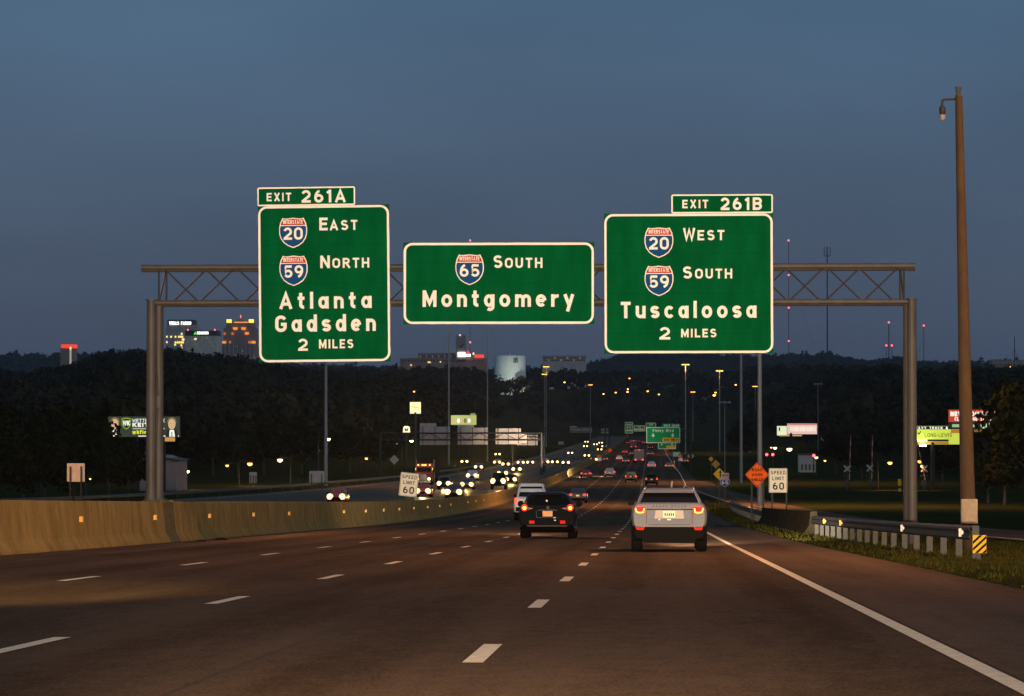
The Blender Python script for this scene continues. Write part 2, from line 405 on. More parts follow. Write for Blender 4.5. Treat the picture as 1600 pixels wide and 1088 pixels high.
    G['f'] = (.44, [_arc(.36, .82, .20, .14, 80, 180, 6) + [(.16, 0)], [(0, .64), (.42, .64)]])
    G['g'] = (.66, [bowl(.62), [(.66-h, xh), (.66-h, .02)] + _arc(.36, .02, .30-h, .27-h, 0, -130, 10)])
    G['i'] = (w, [[(h, 0), (h, xh)], [(h, .88), (h, 1.06)]])
    G['k'] = (.62, [[(h, 0), (h, 1.04)], [(.56, xh), (h, .28)], [(.25, .42), (.58, 0)]])
    G['l'] = (w, [[(h, 0), (h, 1.04)]])
    def hump(x0, x1): return _arc((x0+x1)/2, xt-.21, (x1-x0)/2, .21, 160, 0, 10) + [(x1, 0)]
    G['m'] = (1.0, [[(h, 0), (h, xh)], hump(h, .5), hump(.5, 1-h)])
    G['n'] = (.62, [[(h, 0), (h, xh)], hump(h, .62-h)])
    G['o'] = (.68, [bowl(.68)])
    G['r'] = (.46, [[(h, 0), (h, xh)], _arc(.44, xt-.22, .44-h, .22, 170, 85, 8)])
    k = xh
    sc = [(x*.84, y*.0) for x, y in []]
    def s_low():
        cc = .29; rx = cc - h*.95; r1 = (xt - m) / 2; r2 = (m - b) / 2
        return _arc(cc, xt-r1, rx, r1, 20, 262, 12) + _arc(cc, b+r2, rx, r2, 82, -160, 12)
    G['s'] = (.58, [s_low()])
    G['t'] = (.46, [[(.20, .98), (.20, .24)] + _arc(.38, .24, .18, .24-b, 180, 280, 6), [(0, xt), (.44, xt)]])
    G['u'] = (.64, [[(h, xh), (h, .28)] + _arc(.32, .28, .32-h, .28-b, 180, 350, 12), [(.64-h, 0), (.64-h, xh)]])
    G['v'] = (.66, [[(h*.9, xh), (.33, h*.5), (.66-h*.9, xh)]])
    G['w'] = (.9, [[(h*.8, xh), (.26, .05), (.45, .66), (.64, .05), (.9-h*.8, xh)]])
    G['y'] = (.68, [[(h*.9, xh), (.36, .08)], [(.68-h*.9, xh), (.25, -.28)]])
    return G
_GC = {}
def ribbon(mb, pts, w, fx, y):
    P = [Vector((fx(p[0]), p[1])) for p in pts]
    Q = [P[0]]
    for p in P[1:]:
        if (p - Q[-1]).length > 1e-4: Q.append(p)
    n = len(Q)
    if n < 2: return
    closed = (Q[0] - Q[-1]).length < w * .3 and n > 6
    L = []; Rr = []
    for i in range(n):
        if closed: a = Q[i-1] if i else Q[-2]; c = Q[i+1] if i < n-1 else Q[1]
        else: a = Q[i-1] if i else None; c = Q[i+1] if i < n-1 else None
        d1 = (Q[i]-a).normalized() if a is not None else None
        d2 = (c-Q[i]).normalized() if c is not None else None
        d1 = d1 or d2; d2 = d2 or d1
        n1 = Vector((-d1.y, d1.x)); n2 = Vector((-d2.y, d2.x))
        m = n1 + n2
        m = m.normalized() if m.length > 1e-6 else n1
        k = w/2 / max(.45, m.dot(n1))
        L.append(Q[i] + m*k); Rr.append(Q[i] - m*k)
    vs = [(p.x, y, p.y) for p in L] + [(p.x, y, p.y) for p in Rr]
    mb.add(vs, [(i, n+i, n+i+1, i+1) for i in range(n-1)])
def text(mb, s, x0, x1, zb, cap, w=.2, y=0.0, gap=.26, word=None):
    """write s between x0 and x1 on the plane y, baseline zb, cap height cap"""
    key = round(w, 3)
    if key not in _GC: _GC[key] = glyphs(w)
    G = _GC[key]
    tot = 0
    for i, ch in enumerate(s):
        tot += (.55 if ch == ' ' else G[ch][0]) + (gap if i < len(s)-1 else 0)
    sx = (x1 - x0) / tot
    x = x0; cnt = 0; wi = 0
    for ch in s:
        if ch == ' ': x += (.55 + gap) * sx; wi += 1; continue
        gw, st = G[ch]
        for poly in (st if word is None or wi == word else ()):
            cnt += 1
            ribbon2 = MB()
            kx = sx / cap
            ribbon(ribbon2, poly, w, lambda q: q * kx, y - .0015 * (cnt % 4))
            mb.add([(x + a*cap, b, zb + c*cap) for a, b, c in ribbon2.v], ribbon2.f)
        x += (gw + gap) * sx
    return mb

# ================================================================== SETTING
def sm(a, b, x):
    t = np.clip((np.asarray(x, float) - a) / (b - a), 0, 1); return t*t*(3-2*t)
NEAR_X = [-200, 0, 60, 110, 160, 190, 225, 270, 310, 370, 420, 520, 620, 660, 720, 770, 840, 900, 950, 1010, 1060, 1120, 1200, 1300, 1400, 1460, 1520, 1600, 1800]
NEAR_P = [573, 576, 572, 566, 544, 545, 541, 541, 549, 555, 566, 573, 571, 569, 571, 579, 576, 573, 577, 574, 573, 578, 566, 570, 566, 573, 570, 569, 565]
FAR_X = [-300, 0, 100, 200, 340, 420, 600, 700, 900, 935, 960, 1000, 1050, 1100, 1150, 1210, 1290, 1340, 1370, 1400, 1450, 1500, 1600, 1900]
FAR_P = [552, 551, 549, 553, 556, 566, 571, 576, 570, 562, 554, 548, 546, 550, 553, 554, 551, 561, 563, 556, 564, 563, 564, 560]
def ground_z(X, Y):
    X = np.asarray(X, float); Y = np.asarray(Y, float)
    base = zr(Y) - 0.045
    px = VX + F * X / np.maximum(Y, 50)
    near = (HZ - np.interp(px, NEAR_X, NEAR_P)) / F
    left = sm(-55, -130, X); right = sm(32, 95, X)
    side = np.maximum(left, right)
    rise_s = sm(430, 1500, Y) * side * (near * np.clip(Y, 1500, 2750) - (21 - 3*sm(1500, 2700, Y)) + 13.3)
    rise_c = sm(2120, 2700, Y) * (1 - side) * (near * 2700 - 18 + 13.6)
    z = base + rise_s + rise_c
    far = (HZ - np.interp(px, FAR_X, FAR_P)) / F * 5200 - 17
    k = sm(4500, 5200, Y)
    z = z * (1 - k) + far * k
    road_bed = ((X > -35.5) & (X < 5.6) & (Y < 2150))
    return z - np.where(road_bed, 0.12, 0.0)
YS = list(np.arange(-40, 300, 5)) + list(np.arange(300, 700, 12.5)) + list(np.arange(700, 2200, 25)) + list(np.arange(2200, 5400, 100)) + [5600, 6200, 7500, 9500, 13000]
YS = np.array(YS, float)
XS = np.array([-9000, -5000, -3000, -2000, -1500, -1200, -950, -750, -600, -500] + list(np.arange(-420, -60, 20)) + [-60, -50, -44, -40, -36, -35.4, -25, -15, -5, 5.5, 5.9, 7, 9, 11, 14, 18, 24, 32, 40, 50] + list(np.arange(60, 300, 20)) + [320, 400, 500, 650, 850, 1200, 2000, 3500, 7000], float)
gx, gy = np.meshgrid(XS, YS)
gz = ground_z(gx, gy)
gv = np.stack([gx, gy, gz], -1).reshape(-1, 3)
nx, ny = len(XS), len(YS)
gf = [(j*nx+i, j*nx+i+1, (j+1)*nx+i+1, (j+1)*nx+i) for j in range(ny-1) for i in range(nx-1)]
me = bpy.data.meshes.new('ground'); me.from_pydata(gv.tolist(), [], gf); me.materials.append(GRASS_G)
me.polygons.foreach_set('use_smooth', [True]*len(me.polygons))
tag(new_obj('ground', me), kind='structure')

def strip(name, xa, xb, y0, y1, dz, m, parent=None):
    """sheet that follows the road profile; xa, xb are numbers or functions of y"""
    fa = xa if callable(xa) else (lambda y: xa); fb = xb if callable(xb) else (lambda y: xb)
    ys = [y0] + [float(y) for y in YS if y0 < y < y1] + [y1]
    mb = MB()
    for y in ys: mb.v += [(fa(y), y, zr(y)+dz), (fb(y), y, zr(y)+dz)]
    mb.f = [(2*k, 2*k+1, 2*k+3, 2*k+2) for k in range(len(ys)-1)]
    return mb.build(name, m, parent)
XB = -14.35                     # foot of the median barrier
ip = lambda xs, ys: (lambda y: float(np.interp(y, xs, ys)))
right_edge = ip([0, 40, 93, 160, 300, 430, 520, 800, 1500, 2150], [5.35, 5.05, 4.6, 4.6, 4.9, 6.2, 7.6, 7.6, 7.0, 6])
road = tag(strip('road', XB, right_edge, -35, 2150, 0.0, A_MAIN), kind='structure')
strip('shoulder', 2.42, lambda y: right_edge(y) - .02, -35, 430, 0.004, A_SHOULDER, road)
strip('inner_shoulder', XB + .02, -12.35, -35, 700, 0.004, A_SHOULDER, road)
edge_r = lambda y: 2.22 + 0.0 * y
strip('edge_line', lambda y: ip([0, 330, 480, 620, 2150], [2.22, 2.22, 5.2, 5.6, 4.6])(y), lambda y: ip([0, 330, 480, 620, 2150], [2.37, 2.37, 5.38, 5.8, 4.9])(y), -35, 1500, 0.009, PAINT, road)
strip('yellow_edge_line', -12.32, -12.20, -35, 900, 0.0095, PAINT_Y, road)
strip('gore_line', ip([360, 470, 520], [2.22, 3.0, 3.4]), ip([360, 470, 520], [2.40, 3.25, 3.7]), 400, 520, 0.0095, PAINT, road)
sb = MB(); ys = np.arange(-20, 260, 1.5)
for k, y in enumerate(ys):
    x = -2.86 + .012*math.sin(y*.21) + .006*math.sin(y*.53)
    sb.v += [(x-.010, y, zr(y)+.005), (x+.010, y, zr(y)+.005)]
sb.f = [(2*k, 2*k+1, 2*k+3, 2*k+2) for k in range(len(ys)-1)]
sb.build('tar_seam', TAR, road)
dash_me = MB().add([(-.075, -1.52, 0), (.075, -1.52, 0), (.075, 1.52, 0), (-.075, 1.52, 0)], [(0, 1, 2, 3)]).mesh('lane_dash', PAINT)
far_dash = MB()
LINES = (-1.27, -4.98, -8.66)
for li, x in enumerate(LINES):
    y = 24.4 + (0, 1.1, -0.4)[li] - 36.6 + (0, 0, 0)[li]
    while y < 1500:
        if 15 < y < 330:
            o = new_obj('lane_dash', dash_me, road); o.location = (x, y, zr(y) + .010); o.rotation_euler = (math.atan(grade(y)), 0, 0)
        elif y >= 330:
            a, b = zr(y-1.5)+.03, zr(y+1.5)+.03
            far_dash.add([(x-.09, y-1.5, a), (x+.09, y-1.5, a), (x+.09, y+1.5, b), (x-.09, y+1.5, b)], [(0, 1, 2, 3)])
        y += 12.19
tag(far_dash.build('far_lane_dashes', PAINT, road), kind='stuff')

# northbound carriageway, the ramp that joins it, the ramp on the right
nb_left = ip([0, 250, 330, 420, 520, 620, 800, 1100, 2150], [-64, -58, -53, -47, -41, -38, -36.5, -35, -34])
north = tag(strip('northbound_road', nb_left, -15.55, 60, 2150, 0.002, A_NORTH), kind='structure')
nd = MB()
for x in (-19.6, -23.3, -27.0):
    for y in np.arange(150, 900, 12.19):
        a, b = zr(y-1.5)+.012, zr(y+1.5)+.012
        nd.add([(x-.08, y-1.5, a), (x+.08, y-1.5, a), (x+.08, y+1.5, b), (x-.08, y+1.5, b)], [(0, 1, 2, 3)])
tag(nd.build('far_lane_dashes', PAINT, north), kind='stuff')
strip('northbound_edge_line', lambda y: nb_left(y)+2.2, lambda y: nb_left(y)+2.4, 150, 1200, 0.010, PAINT, north)
ramp_c = ip([20, 100, 200, 300, 380, 450, 530], [17.5, 14.6, 12.4, 10.8, 9.2, 7.6, 6.3])
ramp = tag(strip('ramp', lambda y: ramp_c(y)-2.6, lambda y: ramp_c(y)+2.6, 20, 520, 0.006, A_SHOULDER), kind='structure')
strip('ramp_edge_line', lambda y: ramp_c(y)-2.2, lambda y: ramp_c(y)-2.06, 20, 480, 0.012, PAINT, ramp)

# grass along the right verge: blades one could not count
def grass(name, n, fx, y0, y1, h0, h1, m):
    y = y0 + (y1-y0) * nrng.random(n)**1.3
    x = np.array([fx(a, b) for a, b in zip(y, nrng.random(n))])
    z = zr(y) - .05
    h = h0 + (h1-h0) * nrng.random(n); a = nrng.random(n) * 6.28; w = .012 + .018*nrng.random(n)
    lx, ly = (nrng.random(n)-.5)*h*.9, (nrng.random(n)-.5)*h*.9
    v = np.empty((n, 3, 3))
    v[:, 0] = np.stack([x-w*np.cos(a), y-w*np.sin(a), z], -1)
    v[:, 1] = np.stack([x+w*np.cos(a), y+w*np.sin(a), z], -1)
    v[:, 2] = np.stack([x+lx, y+ly, z+h], -1)
    raw_mesh(name, v.reshape(-1, 3), 3, m)
def raw_mesh(name, v, k, m, parent=None, label=None, kind='stuff', link=True):
    n = len(v) // k
    me = bpy.data.meshes.new(name)
    me.vertices.add(len(v)); me.vertices.foreach_set('co', np.ascontiguousarray(v, dtype=np.float32).ravel())
    me.loops.add(len(v)); me.loops.foreach_set('vertex_index', np.arange(len(v), dtype=np.int32))
    me.polygons.add(n); me.polygons.foreach_set('loop_start', np.arange(0, n*k, k, dtype=np.int32))
    me.materials.append(m); me.update(calc_edges=True)
    if not link: return me
    o = new_obj(name, me, parent)
    if kind: o['kind'] = kind
    if label: o['label'] = label
    return o
BLADE = mat('grass_blades', (0.048, 0.044, 0.008), 0.9, spec=0.0, noise=(0.8, 0.5, (1, 1, 1)))
def verge(y, t): e = right_edge(y); return e + .05 + (t**.8) * (ramp_c(y) - 2.8 - e)
grass('verge_grass', 26000, verge, 34, 330, .03, .11, BLADE)
bpy.data.objects['verge_grass']['label'] = 'short mown grass on the right verge around the guardrail'
bpy.data.objects['verge_grass']['category'] = 'grass'

# median barrier: cast segments with open joints
barrier = empty('median_barrier', (0, 0, 0), 0, 'long tan concrete median barrier with amber reflectors left of the southbound lanes', 'barrier')
PROF = [(-.42, 0), (-.42, .08), (-.27, .33), (-.17, 1.22), (-.14, 1.25), (.14, 1.25), (.17, 1.22), (.27, .33), (.42, .08), (.42, 0)]
def barrier_seg(parent, y0, y1, m, x=-14.77, scale=1.0, name='barrier_segment', xf=None):
    mb = MB(); rs = []
    for y in (y0, y1):
        rs.append([((xf(y) if xf else x) + px*scale, y, zr(y) - .02 + pz*scale) for px, pz in PROF])
    mb.rings(rs); return mb.build(name, m, parent)
y = 40.0
while y < 300:
    if abs(y - 94) < 3.1:
        barrier_seg(barrier, y+.012, 95.4, CONC); barrier_seg(barrier, 95.41, 97.6, CONC_D, scale=.985); barrier_seg(barrier, 97.61, 101.988, CONC); y = 102; continue
    barrier_seg(barrier, y+.012, y+6-.012, CONC); y += 6 if abs(y + 6 - 94) > 3.1 or y > 94 else (94 - y if 94 - y > 1 else 6)
far_b = MB(); rs = []
for y in list(np.arange(y, 2150, 40)):
    rs.append([(-14.77 + px, y, zr(y)-.02+pz) for px, pz in PROF])
far_b.rings(rs).build('far_barrier_wall', CONC, barrier)
refl = MB().box((0, -.07, -.07), (.09, .07, .07)).mesh('reflector', AMBER)
for y in (58, 69.5, 81, 93.2, 104.8, 116.5, 128, 151, 162.6, 173.7, 184.5, 195.8, 208, 220, 232, 254, 266, 278):
    o = new_obj('reflector', refl, barrier); o.location = (-14.52, y, zr(y) + .76)

# ------------------------------------------------------------------ woods
def leaf_quads(cent, rad, per, size, lobes=5, up=.75):
    """leaf-clump quads through a set of crowns. cent (n,3), rad (n,)"""
    n = len(cent)
    lob = nrng.normal(size=(n, lobes, 3)); lob /= np.linalg.norm(lob, axis=2, keepdims=True)
    lob *= .52 * (.6 + .5*nrng.random((n, lobes, 1))); lob[:, :, 2] *= up
    pick = nrng.integers(0, lobes, size=(n, per))
    base = np.take_along_axis(lob, pick[:, :, None], 1)
    d = nrng.normal(size=(n, per, 3)); d /= np.linalg.norm(d, axis=2, keepdims=True)
    p = base + d * (.50 * nrng.random((n, per, 1))**.45)
    p[:, :, 2] *= .95
    p = cent[:, None, :] + p * rad[:, None, None]
    u = nrng.normal(size=(n, per, 3)); u /= np.linalg.norm(u, axis=2, keepdims=True)
    v = np.cross(u, d); v /= np.linalg.norm(v, axis=2, keepdims=True) + 1e-9
    s = (size * (.55 + .9*nrng.random((n, per, 1))))
    if np.ndim(size): s = s
    u = u*s*.5; v = v*s*.36
    q = np.stack([p-u-v*.4, p+u*.2-v, p+u+v*.4, p-u*.2+v], 2)
    return q.reshape(-1, 3)
def in_frame(X, Y, pad=30):
    px = VX + F*X/Y; return (px > -pad) & (px < 1600+pad)
def scatter(n, y0, y1, cond, rmin, rmax, lift, jitter=True):
    Y = y0 + (y1-y0)*nrng.random(n*8); half = (1600+120)/F*Y
    px = -60 + 1720*nrng.random(n*8)
    X = (px - VX)/F*Y
    keep = cond(X, Y) & (nrng.random(n*8) < Y/y1)
    X, Y = X[keep][:n], Y[keep][:n]
    r = rmin*.7 + (rmax-rmin*.7)*nrng.random(len(X))**1.4*1.12
    Z = ground_z(X, Y) + lift*(.6+.75*nrng.random(len(X)))
    return np.stack([X, Y, Z], -1), r
clear = lambda X, Y: (X < -72) | (X > 46)
c1, r1 = scatter(420, 480, 760, lambda X, Y: (X < np.interp(Y, [480, 760], [-78, -72])) | (X > 52), 4.2, 6.6, 7.5)
c2, r2 = scatter(1100, 760, 1250, lambda X, Y: (X < -70) | (X > 48), 4.5, 7.2, 9)
c3, r3 = scatter(1200, 1250, 1650, lambda X, Y: (X < -78) | (X > 50), 4.8, 8.0, 11)
c4, r4 = scatter(1300, 2170, 2780, lambda X, Y: X > -1e9, 6, 9.5, 10)
def wood(name, label, sets):
    q = np.concatenate([leaf_quads(c, r, per, size) for c, r, per, size in sets])
    raw_mesh(name, q, 4, LEAF_W, None, label)
    bpy.data.objects[name]['category'] = 'woodland'
wood('woodland', 'dark wooded hillsides on both sides of the highway beyond the frontage', [(c1, r1, 190, 1.5), (c2, r2, 120, 2.0), (c3, r3, 110, 2.3)])
wood('valley_woodland', 'dark woodland closing the valley where the highway ends in the distance', [(c4, r4, 90, 3.2)])
n5 = 1500
px5 = -80 + 1780*nrng.random(n5); y5 = 4850 + 420*nrng.random(n5); x5 = (px5-VX)/F*y5
r5 = 9 + 8*nrng.random(n5)
c5 = np.stack([x5, y5, ground_z(x5, y5) + 7*(.6+.8*nrng.random(n5))], -1)
q = leaf_quads(c5, r5, 70, 5.5); raw_mesh('ridge_woodland', q, 4, LEAF_W, None, 'bluish far wooded ridge along the skyline behind the city')
bpy.data.objects['ridge_woodland']['category'] = 'woodland'

# individual trees along the frontage
def tree_proto(seed, h, r, per, size):
    global nrng
    nrng = np.random.default_rng(seed); rr = random.Random(seed)
    mb = MB(); th = h*.42
    mb.tube((0, 0, -.3), (0, 0, th), .035*h*.8, .022*h*.8, 8)
    for k in range(6):
        a = k*1.05 + rr.random(); l = r*(.55+.3*rr.random())
        z0 = th*(.65+.1*k*.5)
        mb.tube((0, 0, z0), (l*math.cos(a), l*math.sin(a), z0 + h*.22 + rr.random()*h*.12), .014*h*.8, .004*h, 6)
    mb.tube((0, 0, th), (.1*r, 0, h*.8), .02*h*.8, .005*h, 6)
    q1 = leaf_quads(np.array([[0, 0, h*.62]]), np.array([r*1.25]), per, size, lobes=9, up=.9)
    q2 = leaf_quads(np.array([[r*.15, 0, h*.82], [-r*.45, r*.2, h*.55], [r*.5, -r*.2, h*.52]]), np.array([r*.75, r*.8, r*.8]), per//3, size, lobes=5)
    return mb.mesh('trunk', BARK, True), raw_mesh('crown', np.concatenate([q1, q2]), 4, LEAF, link=False)
TREES = [tree_proto(11, 12, 4.6, 1500, .75), tree_proto(12, 14, 5.2, 1700, .8), tree_proto(13, 10, 4.4, 1300, .7)]
def tree(k, X, Y, s, rz, label, group):
    t = empty('roadside_tree', (X, Y, float(ground_z(X, Y))), rz, label, 'tree', group)
    t.scale = (s, s, s)
    new_obj('trunk', TREES[k][0], t); new_obj('crown', TREES[k][1], t)
    return t
def tree_px(k, px, ytop, Y, rz, label, group, hs=(12, 14, 10)):
    X = (px-VX)/F*Y; z0 = float(ground_z(X, Y)); top = W(px, ytop, Y).z
    return tree(k, X, Y, max(.4, (top - z0)/(hs[k]*1.02)), rz, label, group)
GL = 'trees behind the median barrier on the left'
for k, px, yt, Y, lab in ((0, -12, 622, 330, 'dark bushy tree at the left edge of the picture above the barrier'), (1, 62, 632, 360, 'broad dark tree left of the sign back on two posts'),
        (2, 128, 640, 350, 'dark green tree right behind the sign back on two posts'), (0, 196, 686, 340, 'low dark tree in front of the law firm billboard'),
        (2, 30, 690, 300, 'low dark shrubby tree at the foot of the left tree row'), (2, 95, 688, 310, 'low dark shrubby tree left of the sign back posts'), (1, 165, 694, 320, 'low dark tree between the sign back and gantry post')):
    tree_px(k, px, yt, Y, rng.random()*6, lab, GL)
for k, px, yt, Y, lab in ((1, 330, 655, 560, 'dark tree above the orange street lamps right of the left gantry post'), (0, 410, 660, 580, 'dark tree below the left green sign, left one'), (2, 470, 655, 600, 'dark tree left of the tall mast under the left sign'),
        (0, 545, 662, 620, 'dark tree right of the tall mast under the left sign'), (2, 590, 668, 640, 'dark tree behind the small cream pole sign')):
    tree_px(k, px, yt, Y, rng.random()*6, lab, 'trees along the northbound side')
for k, px, yt, Y, lab in ((1, 1604, 588, 300, 'tall black tree at the right edge of the picture'), (0, 1566, 690, 310, 'dark tree right of the red billboard foot'), (2, 1540, 700, 330, 'small dark tree under the red billboard'),
        (0, 1345, 690, 560, 'dark tree between the two right street lamps, left one'), (1, 1305, 672, 600, 'dark tree right of the white pole billboard'), (2, 1470, 690, 520, 'dark tree beside the brown camera pole'),
        (2, 1165, 655, 900, 'far dark tree behind the orange diamond sign')):
    tree_px(k, px, yt, Y, rng.random()*6, lab, 'trees on the right side')

# ================================================================== SIGN GANTRY
YF, YB, YS_ = 95.9, 97.4, 95.15
gz0 = zr(96)
gantry = empty('sign_gantry', (0, 96, gz0), 0, 'brown steel box-truss gantry spanning the southbound lanes with four posts', 'gantry')
GO = Vector((0, 96, gz0))
def gp(x, y, z): return Vector((x, y, z)) - GO
zt, zb_ = W(800, 417, 96).z, W(800, 472.5, 96).z
xl, xr = -15.03, 7.80
for yy in (YF, YB):
    k = yy / 96
    MB().tube(gp(W(221, 417, yy).x, yy, zt), gp(W(1430, 417, yy).x, yy, zt), .082, n=14).build('chord', STEEL, gantry, True)
    MB().tube(gp(xl, yy, zb_), gp(xr, yy, zb_), .082, n=14).build('chord', STEEL, gantry, True)
nodes = np.linspace(xl + .35, xr - .35, 21)
for i in range(20):
    a, b = nodes[i], nodes[i+1]
    for yy, fl in ((YF, 0), (YB, 1)):
        z0, z1 = (zt, zb_) if (i + fl) % 2 == 0 else (zb_, zt)
        MB().tube(gp(a, yy, z0), gp(b, yy, z1), .026, n=8).build('truss_diagonal', STEEL_T, gantry, True)
    MB().tube(gp(a, YF, zt), gp(b, YB, zt), .022, n=6).build('truss_brace', STEEL_T, gantry, True)
    MB().tube(gp(a, YF, zb_), gp(b, YB, zb_), .022, n=6).build('truss_brace', STEEL_T, gantry, True)
for x in (nodes[0] - .12, nodes[-1] + .12):
    for yy in (YF, YB): MB().tube(gp(x, yy, zb_), gp(x, yy, zt), .03, n=8).build('truss_upright', STEEL_T, gantry, True)
    MB().tube(gp(x, YF, zb_), gp(x, YB, zt), .026, n=8).build('truss_brace', STEEL_T, gantry, True)
for x, zf in ((xl, zr(96) + 1.22), (xr, zr(96) - .1)):
    for yy in (YF, YB):
        mb = MB().tube(gp(x, yy, zf), gp(x, yy, zb_ + .06), .150, .138, n=20)
        mb.build('post', STEEL, gantry, True)
        MB().lathe([(.0, -.01), (.175, -.01), (.175, .03), (.0, .03)], gp(x, yy, zb_ + .07), n=18).build('post_cap', STEEL, gantry)
        MB().lathe([(0, 0), (.27, 0), (.27, .05), (.17, .06), (.17, .20), (0, .20)], gp(x, yy, zf), n=18).build('base_flange', STEEL, gantry)
    MB().tube(gp(x, YF, zf + .6), gp(x, YB, (zf + zb_)/2), .035, n=8).build('post_brace', STEEL, gantry, True)
    MB().tube(gp(x, YB, (zf+zb_)/2), gp(x, YF, zb_ - .3), .035, n=8).build('post_brace', STEEL, gantry, True)
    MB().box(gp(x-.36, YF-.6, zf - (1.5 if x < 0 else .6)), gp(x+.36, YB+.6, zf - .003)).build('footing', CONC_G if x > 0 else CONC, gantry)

SHIELD = [(-.37, .50), (-.27, .475), (-.16, .485), (0, .505), (.16, .485), (.27, .475), (.37, .50), (.455, .33), (.495, .14), (.49, -.04), (.44, -.2), (.34, -.345), (.19, -.45), (0, -.525),
          (-.19, -.45), (-.34, -.345), (-.44, -.2), (-.49, -.04), (-.495, .14), (-.455, .33)]
def clip(poly, z, above):
    out = []
    for i, p in enumerate(poly):
        q = poly[(i+1) % len(poly)]
        ip_, iq = (p[1] >= z) == above, (q[1] >= z) == above
        if ip_: out.append(p)
        if ip_ != iq:
            t = (z - p[1])/(q[1]-p[1]); out.append((p[0]+(q[0]-p[0])*t, z))
    return out
class Sign:
    """flat sign: panel plus print, placed by the photograph's pixels on the plane Y"""
    def __init__(s, name, label, cat, Y, cx, cy, group=None, roll=0.0):
        s.cx, s.cy, s.k = cx, cy, Y / F
        s.o = empty(name, W(cx, cy, Y), 0, label, cat, group)
        s.o.rotation_euler = (0, roll, 0)
    def u(s, px): return (px - s.cx) * s.k
    def v(s, py): return (s.cy - py) * s.k
    def panel(s, x0, y0, x1, y1, m, name='panel', d=.06, y=0.0):
        return MB().box((s.u(x0), y, s.v(y1)), (s.u(x1), y + d, s.v(y0))).build(name, m, s.o)
    def border(s, x0, y0, x1, y1, r, w, m=None, name='border', y=-.006):
        mb = MB(); frame_ring(mb, s.u(x0), s.v(y1), s.u(x1), s.v(y0), r*s.k, w*s.k, y, -.001)
        return mb.build(name, m or S_WHITE, s.o)
    def words(s, items, name, m=None, w=.2, gap=.26, y=-.006, parent=None):
        for t, x0, x1, top, base in items:
            for wi in range(t.count(' ') + 1):
                text(MB_ := MB(), t, s.u(x0), s.u(x1), s.v(base), (base - top)*s.k, w, y, gap, wi)
                o = MB_.build(name, m or S_WHITE, parent or s.o)
        return o
    def shield(s, x0, y0, x1, y1, num):
        cx, cz, sw, sh = s.u((x0+x1)/2), s.v((y0+y1)/2), (x1-x0)*s.k, (y1-y0)*s.k
        P = lambda poly, f=1.0: [(cx + x*f*sw, cz + z*f*sh) for x, z in poly]
        t = MB().prism(P(SHIELD), -.010, -.002).build('route_shield', S_WHITE, s.o)
        ins = [(x*.93, z*.93) for x, z in SHIELD]
        MB().prism(P(clip(ins, .255, True)), -.016, -.011).build('red_band', S_RED, t)
        MB().prism(P(clip(ins, .225, False)), -.016, -.011).build('blue_field', S_BLUE, t)
        mb = MB(); text(mb, 'INTERSTATE', cx - .345*sw, cx + .345*sw, cz + .295*sh, .13*sh, .17, -.018, .2); mb.build('band_lettering', S_WHITE, t)
        mb = MB(); text(mb, num, cx - .34*sw, cx + .34*sw, cz - .245*sh, .42*sh, .19, -.018, .16); mb.build('route_number', S_WHITE, t)
    def joints(s, x0, y0, x1, y1):
        n = int((s.v(y0) - s.v(y1)) / .61)
        for k in range(1, n + 1):
            z = s.v(y1) + k * (s.v(y0) - s.v(y1)) / (n + 1)
            MB().box((s.u(x0)+.08, -.0008, z-.006), (s.u(x1)-.08, .0, z+.006)).build('panel_joint', S_JOINT, s.o)
    def brackets(s, xs, y0, y1):
        for x in xs: MB().box((s.u(x)-.04, .065, s.v(y1)), (s.u(x)+.04, .16, s.v(y0))).build('bracket', STEEL_T, s.o)

GS = 'overhead guide signs on the gantry'
g = Sign('overhead_guide_sign', 'tall green guide sign for Atlanta and Gadsden with exit 261A tab', 'road sign', YS_, 506.5, 443, GS, R(-.6))
g.panel(403, 320, 610, 566.5, S_GREEN); g.border(403.3, 320.8, 609.7, 566, 14, 3.6)
g.panel(402, 290.5, 557, 319.4, S_GREEN, 'exit_tab', .05, .004)
g.border(402.3, 291, 556.7, 320.6, 3, 2.4, name='exit_tab_border', y=-.004)
g.words([('EXIT', 417, 456, 299.8, 313), ('261A', 472, 542, 296, 316)], 'exit_tab_lettering')
g.shield(436, 339.5, 480.8, 385.8, '20'); g.shield(436, 399, 481, 445.4, '59')
g.words([('E', 499.6, 513, 339.8, 359.8), ('AST', 516, 560, 343.8, 359.8), ('N', 500.6, 516, 399.4, 419.2), ('ORTH', 519.7, 577.8, 403.4, 419.2)], 'direction_lettering')
g.words([('Atlanta', 435.5, 581, 457, 482.6), ('Gadsden', 429, 587, 492.6, 518.6)], 'destination_lettering', gap=.33)
g.words([('2', 464.4, 480, 529.4, 548.5), ('MILES', 497.6, 551.5, 531, 545.2)], 'distance_lettering')
g.brackets((430, 470, 545, 583), 322, 560); g.joints(403, 320, 610, 566.5)
g = Sign('overhead_guide_sign', 'wide low green guide sign for Montgomery with the 65 shield', 'road sign', YS_, 779, 443, GS)
g.panel(629.5, 378.8, 928.8, 507, S_GREEN); g.border(630, 379.2, 928.3, 506.6, 14, 3.8)
g.shield(711, 397.6, 756.2, 444.6, '65')
g.words([('S', 771, 785, 399, 419), ('OUTH', 789, 847.8, 403, 419)], 'direction_lettering')
g.words([('Montgomery', 660, 897.4, 453.6, 479.8)], 'destination_lettering', gap=.32)
g.brackets((665, 740, 818, 893), 381, 503); g.joints(629.5, 378.8, 928.8, 507)
g = Sign('overhead_guide_sign', 'large green guide sign for Tuscaloosa with exit 261B tab', 'road sign', YS_, 1076, 443, GS, R(-.12))
g.panel(944, 333.2, 1208, 552.6, S_GREEN); g.border(944.6, 334.2, 1207.4, 552, 14, 3.6)
